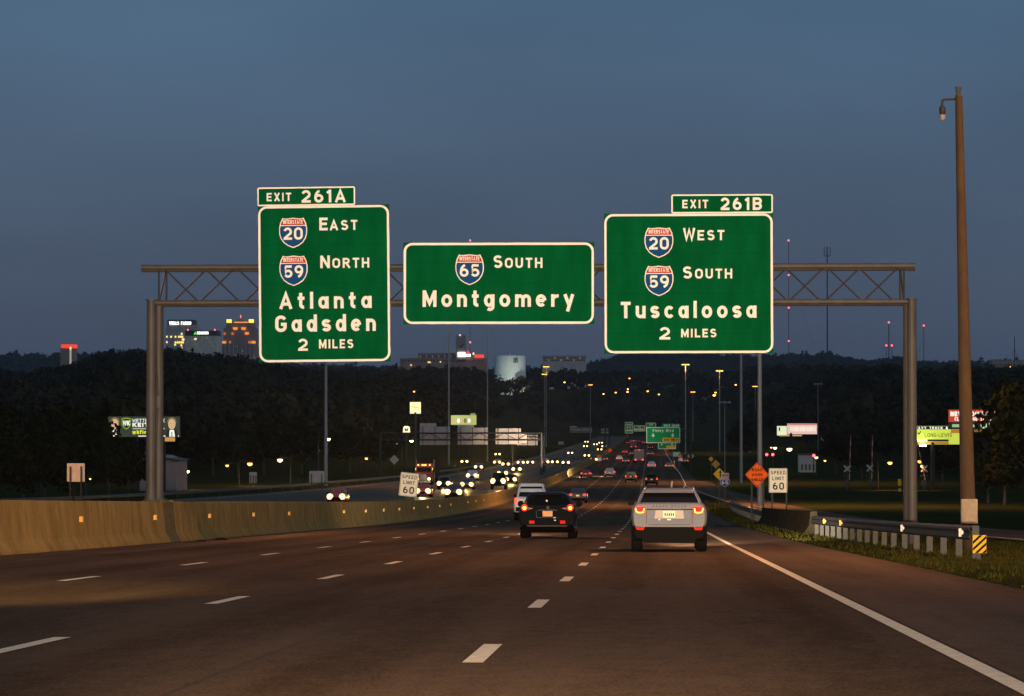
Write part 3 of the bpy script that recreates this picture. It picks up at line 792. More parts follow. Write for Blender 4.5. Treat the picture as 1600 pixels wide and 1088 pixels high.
g.panel(1049, 303.4, 1208, 332.6, S_GREEN, 'exit_tab', .05, .004)
g.border(1049.3, 303.9, 1207.7, 333.8, 3, 2.4, name='exit_tab_border', y=-.004)
g.words([('EXIT', 1066.4, 1107, 312.4, 325.6), ('261B', 1126, 1190.6, 309.2, 328.8)], 'exit_tab_lettering')
g.shield(1007, 355.6, 1052.6, 401.8, '20'); g.shield(1007, 415.4, 1052.6, 461.6, '59')
g.words([('W', 1067.6, 1086.4, 356.4, 375.8), ('EST', 1090, 1132, 359.8, 375.8), ('S', 1067, 1081.4, 416.4, 435.6), ('OUTH', 1086, 1144, 420.2, 435.6)], 'direction_lettering')
g.words([('Tuscaloosa', 970, 1181.4, 471.4, 497.2)], 'destination_lettering', gap=.34)
g.words([('2', 1030, 1047, 511.2, 530.6), ('MILES', 1064, 1119, 514, 527.4)], 'distance_lettering')
g.brackets((975, 1040, 1110, 1178), 336, 549); g.joints(944, 333.2, 1208, 552.6)

# ================================================================== ROADSIDE NEAR THE CAMERA
def guardrail(label, xf, y0, y1, post_step, refl_at=(), m_post=None):
    o = empty('guardrail', (xf(y0), y0, zr(y0) - .05), 0, label, 'guardrail')
    base = o.location.copy()
    prof = [(.00, .42), (-.07, .47), (-.07, .52), (-.005, .57), (-.005, .59), (-.07, .64), (-.07, .69), (.00, .74)]
    full = prof + [(x + .012, z) for x, z in reversed(prof)]
    ys = list(np.arange(y0, y1, 4)) + [y1]
    MB().rings([[Vector((xf(y) + a, y, zr(y) - .05 + c)) - base for a, c in full] for y in ys]).build('rail', GALV, o)
    pm = MB().box((.02, -.08, -.1), (.17, .08, .74)).mesh('post', m_post or GALV_POST)
    for y in np.arange(y0 + .25, y1, post_step):
        p = new_obj('post', pm, o); p.location = Vector((xf(y), y, zr(y) - .05)) - base
    for y, m in refl_at:
        MB().lathe([(0, -.012), (.09, -.012), (.09, .012), (0, .012)], Vector((xf(y) - .085, y, zr(y) + .54)) - base, 'X', 10).build('reflector', m, o)
        MB().box(Vector((xf(y) - .13, y - .012, zr(y) + .44)) - base, Vector((xf(y) - .03, y - .002, zr(y) + .62)) - base).build('reflector', m, o)
    return o
rail_x = ip([60, 70, 90, 128, 190, 260, 300], [7.15, 7.05, 6.75, 6.45, 6.5, 6.7, 7.2])
guardrail('near steel guardrail on pale posts at the foot of the brown camera pole', rail_x, 70.5, 128, 3.3, ((72, RETRO), (86, RETRO), (110, AMBER), (119, AMBER)))
guardrail('far steel guardrail beyond the dark concrete block on the right', rail_x, 186.5, 285, 3.8)
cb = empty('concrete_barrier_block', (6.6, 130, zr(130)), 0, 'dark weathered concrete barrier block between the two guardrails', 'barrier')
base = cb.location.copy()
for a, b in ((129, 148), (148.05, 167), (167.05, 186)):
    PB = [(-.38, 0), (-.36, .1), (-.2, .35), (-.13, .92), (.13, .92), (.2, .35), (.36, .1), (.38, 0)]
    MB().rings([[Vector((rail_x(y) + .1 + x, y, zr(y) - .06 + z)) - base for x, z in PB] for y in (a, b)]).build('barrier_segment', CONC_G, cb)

def posts_for(s, xs, py_top, Y, w=.05, m=None, zend=None):
    for x in xs:
        X = W(x, py_top, Y).x; zg = float(zr(Y)) - .1 if zend is None else zend
        lo = Vector((X - w, Y + .07, zg)) - s.o.location; hi = Vector((X + w, Y + .07 + 2*w, W(x, py_top, Y).z)) - s.o.location
        MB().box(lo, hi).build('post', m or POST_K, s.o)
# hazard marker at the guardrail end
g = Sign('hazard_marker', 'yellow and black striped hazard marker on the near guardrail end', 'road sign', 70.0, 1530, 850.5)
g.panel(1520, 836.5, 1541, 864.5, S_YEL, d=.02)
for k in range(4):
    z0 = 846 + k*10.4
    poly = [(1520.3, z0), (1520.3, z0+4.6), (1540.7, z0+4.6-19), (1540.7, z0-19)]
    poly = clip(clip([(g.u(x), g.v(yy)) for x, yy in poly], g.v(864.2), True), g.v(836.8), False)
    if len(poly) > 2: MB().prism(poly, -.004, -.001).build('stripe', S_BLACK, g.o)
posts_for(g, (1530,), 864, 70.0, .04, GALV_POST)

# pole with the traffic camera
pb, pt = W(1514, 850, 86), W(1498, 150, 86)
pole = empty('camera_pole', (pb.x, pb.y, zr(86) - .1), 0, 'tall brown leaning pole with a traffic camera arm and pale cabinet', 'pole')
L_ = lambda p: Vector(p) - pole.location
mb = MB(); rs = []
for k in range(9):
    t = k/8; c = Vector((pb.x, pb.y, zr(86) - .3)).lerp(pt, t); r = .215*(1-t) + .098*t
    rs.append([L_((c.x + r*math.cos(a), c.y + r*math.sin(a), c.z)) for a in np.linspace(0, 2*math.pi, 18, endpoint=False)])
mb.rings(rs).build('shaft', POLE_B, pole, True)
MB().lathe([(0, -.05), (.075, -.05), (.06, .08), (.085, .16), (.085, .22), (0, .23)], L_(W(1497.5, 149, 86)), n=14).build('top_cap', GALV, pole, True)
a1, a2 = W(1494, 155, 86), W(1473, 156, 86)
arm = MB().tube(L_(a1), L_(a2), .03, n=8).tube(L_(a2), L_(W(1472, 163, 86)), .03, n=8); arm.build('arm', STEEL_T, pole)
c0 = W(1472.5, 178, 86)
tc_ = MB().lathe([(0, .26), (.035, .26), (.05, .2), (.085, .17), (.085, .02), (.06, -.02), (0, -.02)], L_(c0), n=14).build('camera_housing', STEEL_T, pole, True)
MB().lathe([(0, 0.0), (.08, -.0), (.085, -.07), (.055, -.15), (0, -.18)], L_(c0) - Vector((0, 0, .025)), n=14).build('camera_dome', mat('camera_dome_pale', (.30, .25, .22), .5), tc_, True)
x0, x1 = W(1502, 800, 85.7), W(1527, 800, 85.7)
zc0, zc1 = W(1514, 818, 85.7).z, W(1514, 780, 85.7).z
MB().box(L_((x0.x, 85.62, zc0)), L_((x1.x, 85.90, zc1))).build('cabinet', mat('pole_cabinet', (.34, .25, .17), .6, noise=(4, .35, (1, 1, 1))), pole)

# speed limit signs, road work sign, small markers
def speed_sign(label, px0, py0, px1, py1, Y, posts, post_top, roll=0, zend=None):
    cx, cy = (px0+px1)/2, (py0+py1)/2; h = py1 - py0; w = px1 - px0
    g = Sign('speed_limit_sign', label, 'road sign', Y, cx, cy, 'speed limit signs', roll)
    mb = MB().prism([(a, b) for a, b in rounded(g.u(px0), g.v(py1), g.u(px1), g.v(py0), 1.6*g.k)], 0, .02); mb.build('panel', mat('sign_cream', (.96, .84, .64), .6, spec=.05), g.o)
    g.border(px0+.7, py0+.7, px1-.7, py1-.7, 1.4, .5, S_BLACK)
    g.words([('SPEED', px0+.1*w, px1-.1*w, py0+.10*h, py0+.25*h), ('LIMIT', px0+.18*w, px1-.18*w, py0+.34*h, py0+.49*h), ('60', px0+.22*w, px1-.18*w, py0+.58*h, py0+.88*h)], 'lettering', S_BLACK, w=.17)
    posts_for(g, posts, post_top, Y, .045, zend=zend)
    return g
speed_sign('tilted white speed limit 60 sign standing on the median barrier', 624.5, 739, 653, 776, 194, (), 776, R(6))
g = bpy.data.objects['speed_limit_sign']
for u in (-.28, .34): MB().box((u-.04, .03, -1.75), (u+.04, .10, .45)).build('post', POST_K, g)
speed_sign('upright white speed limit 60 sign right of the orange diamond', 1201.5, 732, 1230, 770, 190, (1206.5, 1229), 770)
g = Sign('road_work_sign', 'orange diamond road work sign in front of a tall mast', 'road sign', 200, 1183, 742)
D = 18.6 * g.k
MB().prism([(0, -D*1.06), (D, 0), (0, D*1.06), (-D, 0)], 0, .02).build('panel', S_ORANGE, g.o)
D2 = D*.93; D3 = D*.89
mb = MB()
q1 = [(0, -D2*1.06), (D2, 0), (0, D2*1.06), (-D2, 0)]; q2 = [(0, -D3*1.06), (D3, 0), (0, D3*1.06), (-D3, 0)]
for k in range(4):
    j = (k+1) % 4; mb.add([(q1[k][0], -.005, q1[k][1]), (q1[j][0], -.005, q1[j][1]), (q2[j][0], -.005, q2[j][1]), (q2[k][0], -.005, q2[k][1])], [(0, 1, 2, 3)])
mb.build('border', S_BLACK, g.o)
g.words([('ROAD', 1175, 1191, 732, 736.5), ('WORK', 1174.5, 1191.5, 739.8, 744.3), ('AHEAD', 1174, 1192, 747.5, 752)], 'lettering', S_BLACK, w=.2)
posts_for(g, (1174.5, 1193), 752, 200, .05)

def diamond(name, label, px, py, r, Y, m, cat='road sign', post=True, group=None):
    g = Sign(name, label, cat, Y, px, py, group)
    d = r * g.k
    MB().prism([(0, -d), (d, 0), (0, d), (-d, 0)], 0, .02).build('panel', m, g.o)
    if post: posts_for(g, (px,), py + r*.6, Y, .04, GALV_POST)
    return g
g = diamond('added_lane_sign', 'yellow diamond warning sign with black arrow left of the route marker', 1124, 741, 9.6, 300, S_YEL)
u = g.u; v = g.v
MB().prism([(u(1124.6), v(746)), (u(1126.4), v(746)), (u(1126.4), v(739)), (u(1128), v(739)), (u(1125.5), v(734.5)), (u(1123), v(739)), (u(1124.6), v(739))], -.006, -.002).build('arrow', S_BLACK, g.o)
diamond('warning_sign', 'dull yellow diamond sign above and left of the arrow diamond', 1118.5, 725.5, 7, 400, mat('sign_dull_yellow', (.5, .26, .03), .6))
diamond('warning_sign', 'small dull yellow sign farthest up the merge lane', 1111, 717.5, 4, 500, MATS['sign_dull_yellow'])
diamond('warning_sign', 'tan back of a diamond sign right of the green Finley sign', 1079.3, 713, 5.6, 640, S_BACK)
g = Sign('route_marker', 'interstate 65 shield marker with a small south plate', 'road sign', 297, 1132.6, 750)
g.panel(1126.5, 739.5, 1139, 746.2, mat('sign_plate_red_white', (.75, .5, .45), .6), 'direction_plate', .02)
g.words([('SOUTH', 1127.5, 1138, 741, 744.8)], 'direction_lettering', S_BLUE)
g.shield(1125, 746.6, 1140, 760.6, '65'); posts_for(g, (1132.6,), 745, 297, .035, GALV_POST)

# backs of roadside signs for the other direction
def back_sign(label, px0, py0, px1, py1, Y, posts, group='backs of roadside signs'):
    g = Sign('turned_road_sign', label, 'road sign', Y, (px0+px1)/2, (py0+py1)/2, group)
    MB().prism(rounded(g.u(px0), g.v(py1), g.u(px1), g.v(py0), 1.4*g.k), .0, .03).build('panel', S_BACK, g.o)
    for x in posts:
        X = W(x, py0, Y).x
        MB().box(Vector((X-.05, Y-.13, zr(Y)-.1)) - g.o.location, Vector((X+.05, Y-.02, W(x, py0+5, Y).z)) - g.o.location).build('post', POST_K if Y < 300 else GALV_POST, g.o)
back_sign('pale back of a road sign on two dark posts left of the gantry post', 104.5, 724, 132.5, 753, 262, (110, 127))
back_sign('grey sign back beside the mast under the left sign', 483, 736, 507, 754, 420, (487, 503))
back_sign('narrow grey sign back left of the orange street lamp', 389.5, 738, 401.5, 755, 430, (392, 396, 400))
diamond('warning_sign', 'tan diamond sign back left of the red truck', 616, 718.5, 7.6, 560, S_BACK)

# ================================================================== VEHICLES
def spot(parent, loc, watts, color, size=150, blend=.6, name='lamp_light', target=None, radius=.35):
    d = bpy.data.lights.new(name, 'SPOT'); d.energy = watts; d.color = color; d.spot_size = R(size); d.spot_blend = blend; d.shadow_soft_size = radius
    o = bpy.data.objects.new(name, d); COL.objects.link(o); o.parent = parent; o.location = loc
    if target: o.rotation_euler = Vector(target).to_track_quat('-Z', 'Y').to_euler()
    return o
def xz_ring(y, hw, z0, z1, r):
    m = (z0+z1)/2
    p = [(hw-r*.8, z0), (hw-r*.2, z0+r*.3), (hw, z0+r), (hw+.012, m), (hw-.015, z1-r), (hw-r*.5, z1-r*.22), (hw-r*1.2, z1)]
    return [(x, y, z) for x, z in p] + [(-x, y, z) for x, z in reversed(p)]
def xy_ring(z, y0, y1, hw, r, n=4):
    return [(x, y, z) for x, y in rounded(-hw, y0, hw, y1, r, n)]
def wheel(parent, x, y, r, w, side):
    o = MB().lathe([(r*.58, -w/2), (r*.9, -w/2), (r*.985, -w*.36), (r, -w*.2), (r, w*.2), (r*.985, w*.36), (r*.9, w/2), (r*.58, w/2)], (x, y, r), 'X', 20).build('wheel', TYRE, parent, True)
    MB().lathe([(0, w*.18), (r*.2, w*.30), (r*.5, w*.22), (r*.62, w*.47), (r*.62, w*.2), (0, w*.1)] if side > 0 else [(0, -w*.1), (r*.62, -w*.2), (r*.62, -w*.47), (r*.5, -w*.22), (r*.2, -w*.30), (0, -w*.18)], (x, y, r), 'X', 16).build('rim', RIM, o, True)
    return o
def panel4(pts, off, d=.012):
    """thin plate over four points, pushed out along the face normal"""
    P = [Vector(p) for p in pts]; n = (P[1]-P[0]).cross(P[3]-P[0]).normalized()
    return MB().add([p + n*off for p in P] + [p + n*(off-d) for p in P], [(0, 1, 2, 3), (7, 6, 5, 4), (0, 4, 5, 1), (1, 5, 6, 2), (2, 6, 7, 3), (3, 7, 4, 0)])
STY = {
 'sedan': dict(L=4.75, hw=.91, sill=.24, belt=.98, hood=.86, roof=1.45, gb=(.62, 3.55, .80), gt=(1.25, 2.75, .60), wr=.32, wy=(.95, 3.75), tl=(.72, .92), hl=.68),
 'suv': dict(L=4.6, hw=.93, sill=.30, belt=1.08, hood=1.0, roof=1.68, gb=(.06, 3.35, .84), gt=(.38, 2.55, .64), wr=.36, wy=(.85, 3.65), tl=(.85, 1.12), hl=.82),
 'pickup': dict(L=5.7, hw=1.0, sill=.42, belt=1.18, hood=1.12, roof=1.90, gb=(1.75, 4.15, .90), gt=(1.92, 3.55, .74), wr=.40, wy=(1.1, 4.65), tl=(.88, 1.16), hl=.95),
}
def make_car(kind):
    s = STY[kind]; L, hw = s['L'], s['hw']
    o = empty('passenger_car' if kind != 'pickup' else 'pickup_truck')
    hd = s['gb'][1]
    secs = [(0, hw*.90, s['sill']+.06, s['belt']-.05, .14), (.07, hw*.96, s['sill'], s['belt']-.01, .14), (.35, hw, s['sill'], s['belt'], .14),
            (hd, hw, s['sill'], s['belt'], .14), (L-.45, hw*.97, s['sill'], s['hood'], .16), (L-.1, hw*.90, s['sill']+.02, s['hood']-.12, .16), (L, hw*.78, s['sill']+.08, s['hood']-.22, .12)]
    mb = MB().rings([xz_ring(*q) for q in secs])
    (b0, b1, bw), (t0, t1, tw) = s['gb'], s['gt']
    zb, zt = s['belt'], s['roof']
    gs = [(zb-.06, b0, b1, bw, .16), (zb+(zt-zb)*.5, (b0+t0)/2, (b1+t1)/2, (bw+tw)/2, .16), (zt-.07, t0*.97+b0*.03, t1, tw, .16), (zt-.015, t0+.06, t1-.1, tw-.07, .14), (zt, t0+.22, t1-.3, tw-.2, .1)]
    mb.rings([xy_ring(*q) for q in gs])
    mb.build('body', P_GREY, o, True)
    a, c = .12, .86
    def at(t): return (b0+(t0-b0)*t, b1+(t1-b1)*t, bw+(tw-bw)*t, zb-.06+(zt-.01-zb)*t)
    y0, y1, w0, z0 = at(a); Y0, Y1, w1, z1 = at(c)
    panel4([(-w0+.12, y0, z0), (w0-.12, y0, z0), (w1-.12, Y0, z1), (-w1+.12, Y0, z1)], .012).build('rear_window', GLASS, o)
    panel4([(w0-.12, y1, z0), (-w0+.12, y1, z0), (-w1+.12, Y1, z1), (w1-.12, Y1, z1)], .012).build('windshield', GLASS, o)
    for sx in (1, -1):
        q = [(sx*w0, y0+.22, z0), (sx*w0, y1-.22, z0), (sx*w1, Y1-.2, z1), (sx*w1, Y0+.2, z1)]
        panel4(q if sx > 0 else q[::-1], .012).build('side_window', GLASS, o)
        tz0, tz1 = s['tl']; wI = .30 if kind == 'sedan' else .17
        MB().box((min(sx*(hw*.93), sx*(hw*.93-wI)), -.03, tz0), (max(sx*hw*.93, sx*(hw*.93-wI)), .10, tz1)).build('tail_light', T_FAR, o)
        hx = hw*.66; hz = s['hl']
        hl = MB().lathe([(0, -.03), (.33, -.02), (.33, .06), (.24, .085), (0, .09)], (sx*hx, L-.10, hz), 'Y', 16).build('headlight', HEAD, o)  # lens oversized, its dimmer outer ring imitates glare
        MB().lathe([(0, .08), (.235, .092), (.235, .12), (.12, .15), (0, .155)], (sx*hx, L-.10, hz), 'Y', 14).build('bulb', HEAD_C, hl)
        for wy in s['wy']: wheel(o, sx*(hw-.12), wy, s['wr'], .23, sx)
        MB().lathe([(0, -.09), (.06, -.08), (.1, 0), (.06, .08), (0, .09)], (sx*(bw+.16), b1-.45, zb+.06), 'Y', 8).build('mirror', PLASTIC, o)
    pz = (s['tl'][0]+s['tl'][1])/2 - (.08 if kind != 'pickup' else .3)
    MB().box((-.16, -.02, pz-.08), (.16, .02, pz+.08)).build('license_plate', PLATE, o)
    MB().box((-hw*.86, -.06, s['sill']+.04), (hw*.86, .02, s['sill']+.26)).build('rear_bumper', PLASTIC, o)
    MB().box((-hw*.5, L-.04, s['sill']+.12), (hw*.5, L+.02, s['hood']-.26)).build('grille', PLASTIC, o)
    return o
PROTO = {}
def set_mat(o, part, m):
    for c in o.children:
        if c.name.split('.')[0] == part:
            c.material_slots[0].link = 'OBJECT'; c.material_slots[0].material = m
def place_car(kind, X, Y, paint, label, cat, group, oncoming=False, head=None, z=None):
    if kind not in PROTO:
        PROTO[kind] = make_car(kind); o = PROTO[kind]
    else: o = copy_tree(PROTO[kind])
    tag(o, label, cat, group)
    set_mat(o, 'body', paint)
    if head: set_mat(o, 'headlight', head)
    g_ = math.atan(grade(Y))
    if oncoming:
        L = STY[kind]['L']; o.rotation_euler = (-g_, 0, math.pi); o.location = (X, Y + L, zr(Y+L) + .012)
    else:
        o.rotation_euler = (g_, 0, 0); o.location = (X, Y, zr(Y) + .012)
    return o

# ---- hero: silver sport utility ahead in the camera's lane
def hero_body(o, hw, L, low, zlow, belt, gh, roof, paint, lowm):
    """two-tone body: lower cladding, painted shell with greenhouse"""
    MB().rings([xz_ring(y, w, z0, z1, .10) for y, w, z0, z1 in ((.02, hw*.90, low+.06, zlow), (.10, hw*.965, low, zlow), (.5, hw*.985, low-.02, zlow), (L-.6, hw*.98, low, zlow), (L-.1, hw*.9, low+.03, zlow), (L, hw*.78, low+.1, zlow))]).build('cladding', lowm, o, True)
    mb = MB().rings([xz_ring(*q) for q in ((0, hw*.93, zlow-.04, belt-.04, .10), (.06, hw*.975, zlow-.05, belt-.008, .12), (.35, hw, zlow-.05, belt, .14), (L*.62, hw, zlow-.05, belt, .14), (L*.68, hw, zlow-.05, belt-.03, .16), (L-.5, hw*.96, zlow-.05, belt-.15, .16), (L-.08, hw*.88, zlow-.02, belt-.25, .14), (L, hw*.76, zlow+.04, belt-.33, .1))])
    mb.rings([xy_ring(*q, 6) for q in gh])
    return mb.build('body', paint, o, True)
def strip_shape(parent, name, pts, w, y, d, m):
    mb = MB(); ribbon(mb, pts, w, lambda q: q, y)
    vs = mb.v; mb2 = MB().add(vs + [(a, b+d, c) for a, b, c in vs], mb.f + [tuple(len(vs)+i for i in reversed(f)) for f in mb.f])
    return mb2.build(name, m, parent)
yv = 77.6; Xv = (1045.5 - VX)/F*yv
v = empty('sport_utility_car', (Xv, yv, zr(yv) + .008), 0, 'silver sport utility car with u-shaped red tail lights in the right lane', 'car')
v.rotation_euler = (math.atan(grade(yv)), 0, 0)
hero_body(v, .915, 4.75, .27, .64, 1.19, [(1.15, .02, 3.45, .80, .14), (1.30, .14, 3.2, .745, .15), (1.44, .30, 2.9, .665, .15), (1.50, .34, 2.8, .63, .13), (1.545, .50, 2.55, .50, .1)], 1.55, P_SILVER, PLASTIC)
panel4([(-.705, .035, 1.185), (.705, .035, 1.185), (.60, .29, 1.425), (-.60, .29, 1.425)], .014).build('rear_window', GLASS, v)
MB().rings([[(x, y + (z-1.425)*1.3, z) for x, z in ((-w, 1.425), (w, 1.425), (w*.99, 1.475), (-w*.99, 1.475))] for y, w in ((.12, .60), (.20, .63), (.42, .635))]).build('roof_spoiler', P_SILVER, v)
for sx in (1, -1):
    q = [(sx*.80, .35, 1.2), (sx*.79, 3.1, 1.2), (sx*.67, 2.75, 1.43), (sx*.67, .6, 1.43)]
    panel4(q if sx > 0 else q[::-1], .012).build('side_window', GLASS, v)
    xo, xi = .845, .575
    tl = MB().rings([[(sx*x, y, z) for x, z in ((xi, 1.085), (xi, .925), (xi+.06, .905), (xo-.04, .93), (xo, 1.04), (xo-.03, 1.085))] for y in (-.028, .10)]).build('tail_light', T_RED, v)
    strip_shape(tl, 'light_bar', [(sx*(xi+.035), 1.05), (sx*(xi+.05), .955), (sx*(xi+.09), .945), (sx*(xo-.095), .945), (sx*(xo-.05), .97), (sx*(xo-.03), 1.055)], .034, -.036, .005, T_HOT)
    MB().rings([[(sx*x, y, z) for x, z in ((.60, .615), (.61, .545), (.63, .525), (.77, .525), (.80, .545), (.815, .615), (.77, .585), (.64, .585))] for y in (-.03, .06)]).build('fog_reflector', FOG, v)
    MB().rings([[(sx*x, y, z) for x, z in ((.84, 1.14), (.99, 1.10), (1.03, 1.15), (1.02, 1.24), (.90, 1.245))] for y in (2.85, 3.05)]).build('mirror', PLASTIC, v)
    for wy in (.88, 3.78): wheel(v, sx*.79, wy, .375, .265, sx)
    MB().lathe([(0, 0), (.05, 0), (.05, .03), (0, .03)], (sx*.5, -.02, .36), 'Y', 10).build('exhaust_tip', PLASTIC, v)
    MB().tube((sx*.595, .35, 1.53), (sx*.56, 2.4, 1.575), .018, n=6).build('roof_rail', P_SILVER, v)
MB().box((-.545, -.014, 1.012), (.575, .02, 1.032)).build('tailgate_trim', PLASTIC, v)
rec = MB().rings([[(x, y, z) for x, z in ((-.36, .80), (.36, .80), (.33, 1.0), (-.33, 1.0))] for y in (-.006, .03)]).build('plate_recess', mat('plate_recess_lit', (.42, .37, .33), .5), v)
MB().box((-.47, -.03, .775), (.47, .02, .80)).build('tailgate_ledge', P_SILVER, v)
MB().box((-.155, -.016, .825), (.145, -.007, .985)).build('license_plate', PLATE, v)
for k in range(5): MB().box((-.115+k*.05, -.020, .87), (-.085+k*.05, -.0165, .93)).build('plate_character', POST_K, v)
mb = MB(); text(mb, 'RANGE ROVER', -.40, .40, 1.085, .032, .2, -.022, .9); mb.build('tailgate_lettering', PLASTIC, v)
for sx in (-1, 1): MB().box((sx*.555-.004, -.008, .66), (sx*.555+.004, .02, 1.0)).build('panel_gap', PLASTIC, v)
MB().box((-.5, -.004, .655), (.5, .01, .662)).build('panel_gap', PLASTIC, v)
MB().rings([[(x, y, z) for x, z in ((-.62, .21), (.62, .21), (.66, .33), (-.66, .33))] for y in (-.01, .1)]).build('diffuser', PLASTIC, v)
for a in (-.24, -.03, .02): MB().box((a-.012, -.036, .765), (a+.012, -.028, .785)).build('plate_lamp', mat('plate_lamp_lit', (.8, .8, .6), .4, emit=(1, .85, .55), strength=2), v)

spot(v, (0, 4.95, .8), 210000, (1.0, .82, .6), 20, 1.0, 'headlamp_beam', (.075, 1, .022), .15)
# ---- hero: black sport utility in the next lane
yv = 107.0; Xv = (855 - VX)/F*yv
v = empty('sport_utility_car', (Xv, yv, zr(yv) + .008), 0, 'black crossover with round red brake lights and orange-lit plate ahead left', 'car')
v.rotation_euler = (math.atan(grade(yv)), 0, 0)
hero_body(v, .955, 4.65, .22, .50, 1.16, [(1.08, .04, 3.4, .80, .2), (1.25, .14, 3.15, .765, .2), (1.42, .34, 2.85, .69, .2), (1.50, .42, 2.75, .62, .17), (1.565, .66, 2.45, .46, .12)], 1.58, P_BLACK, P_BLACK)
panel4([(-.66, .06, 1.10), (.66, .06, 1.10), (.53, .37, 1.455), (-.53, .37, 1.455)], .014).build('rear_window', GLASS, v)
MB().lathe([(0, -.02), (.035, -.02), (.035, .02), (0, .02)], (-.02, .115, 1.26), 'Y', 10).build('window_reflection_disc', FOG, v)  # glowing red disc imitates a reflection in the rear window
MB().box((-.47, .22, 1.462), (.47, .42, 1.50)).build('roof_spoiler', PLASTIC, v)
for sx in (1, -1):
    q = [(sx*.81, .4, 1.13), (sx*.80, 3.0, 1.13), (sx*.69, 2.65, 1.43), (sx*.69, .7, 1.43)]
    panel4(q if sx > 0 else q[::-1], .012).build('side_window', GLASS, v)
    tl = MB().lathe([(0, -.03), (.10, -.03), (.118, 0), (.118, .09), (0, .09)], (sx*.765, .0, 1.03), 'Y', 16).build('tail_light', T_RED, v, True)
    MB().lathe([(0, -.035), (.062, -.035), (.066, -.028), (0, -.028)], (sx*.765, -.004, 1.02), 'Y', 14).build('brake_lamp', T_HOT, tl)
    MB().rings([[(sx*x, y, z) for x, z in ((.47, 1.0), (.635, .965), (.635, 1.04), (.50, 1.02))] for y in (-.02, .05)]).build('reversing_light', T_CLEAR, v)
    MB().box((min(sx*.43, sx*.60), -.02, .50), (max(sx*.43, sx*.60), .04, .60)).build('fog_reflector', FOG, v)
    for wy in (.9, 3.75): wheel(v, sx*.80, wy, .36, .26, sx)
    MB().lathe([(0, -.1), (.07, -.09), (.11, 0), (.07, .09), (0, .1)], (sx*1.0, 2.8, 1.16), 'Y', 10).build('mirror', PLASTIC, v)
MB().box((-.31, -.02, .935), (.33, .02, .965)).build('chrome_bar', CHROME, v)
MB().box((-.155, -.018, .735), (.175, .01, .92)).build('license_plate', PLATE_O, v)
strip_shape(v, 'recess_trim', [(-.37, .93), (-.36, .72), (-.30, .70), (.36, .70)], .018, -.012, .01, CHROME)
MB().lathe([(0, -.012), (.05, -.012), (.05, .01), (0, .01)], (.02, .0, 1.03), 'Y', 12).build('badge', CHROME, v)
for a, c, d in ((.24, .70, .035), (.26, .61, .035)): MB().box((a-d, -.03, c-.02), (a+d, -.005, c+.02)).build('bumper_sticker', S_WHITE, v)
MB().rings([[(x, y, z) for x, z in ((-.66, .40), (.66, .40), (.68, .45), (-.68, .45))] for y in (-.02, .06)]).build('bumper_sill', mat('bumper_sill_satin', (.05, .04, .035), .5), v)

spot(v, (0, 4.85, .8), 90000, (1.0, .82, .6), 24, 1.0, 'headlamp_beam', (-.13, 1, .04), .15)
# ---- white pickup and the dark sedan beyond
o = place_car('pickup', (828.5-VX)/F*196, 196, mat('paint_bright_white', (.62, .58, .55), .4, coat=.4), 'white pickup half hidden behind the black crossover', 'pickup', 'southbound traffic')
o.scale = (1.03, 1, 1.2)
place_car('sedan', (902.5-VX)/F*320, 320, P_BLUE, 'dark sedan just right of the black crossover roof', 'car', 'southbound traffic')
SB = 'southbound traffic'
for kind, px, Y, p, lab in (
  ('sedan', 915, 552, P_RED, 'dark red sedan in the left lane farthest left of four abreast'),
  ('suv', 952.5, 560, P_WHITE, 'white hatchback second from left of four cars abreast'),
  ('suv', 985.5, 500, P_TAN, 'tan off-roader with a spare wheel, third of four abreast'),
  ('suv', 1018, 470, P_BLACK, 'black car directly above the silver sport utility roof'),
  ('suv', 944, 830, P_GREY, 'dark car in front of the left orange work-zone panel'),
  ('sedan', 967.5, 860, P_WHITE, 'pale sedan left of the white box truck, farther left one'),
  ('sedan', 977.5, 800, P_GREY, 'grey sedan just left of the white box truck'),
  ('suv', 1018, 690, P_WHITE, 'white car right of the white box truck'),
  ('sedan', 1045.5, 690, P_TAN, 'tan car on the far right merge lane'),
  ('sedan', 976, 1060, P_RED, 'small far red-lit car left of the silver far truck'),
  ('sedan', 988, 1010, P_GREY, 'small far car behind the white box truck'),
  ('sedan', 1016, 1000, P_GREY, 'small far car below the green Finley sign, nearer one'),
  ('suv', 1016, 1230, P_BLACK, 'small far car below the green Finley sign, farther one'),
  ('sedan', 981, 1500, P_BLACK, 'tiny far car with red lights under the far green sign row'),
  ('suv', 1001.5, 1560, P_BLACK, 'tiny far car with red lights left of the green Finley sign'),
  ('sedan', 1007, 1480, P_GREY, 'tiny far car with red lights touching the Finley sign'),
  ('sedan', 1070, 800, P_GREY, 'far car beside the right orange work-zone panel')):
    o = place_car(kind, (px-VX)/F*Y, Y, p, lab, 'car', SB)
    if 'spare wheel' in lab:
        sw = MB().lathe([(.05, -.12), (.30, -.12), (.34, -.06), (.34, .06), (.28, .1), (.05, .1)], (0, -.14, .95), 'Y', 18).build('spare_wheel', TYRE, o, True)
        MB().lathe([(0, -.13), (.2, -.128), (.2, -.12), (0, -.12)], (0, -.15, .95), 'Y', 14).build('wheel_cover', RIM, sw)
    if Y in (500, 690, 830, 860, 1000, 1230): spot(o, (0, STY[kind]['L'] + .25, STY[kind]['hl']), 9000, (1.0, .74, .48), 36, 1.0, 'headlamp_beam', (0, 1, .03), .12)
    if Y in (552, 560): spot(o, (0, STY[kind]['L'] + .25, STY[kind]['hl']), 85000, (1.0, .82, .62), 50, 1.0, 'headlamp_beam', (-.2, 1, .10), .12)
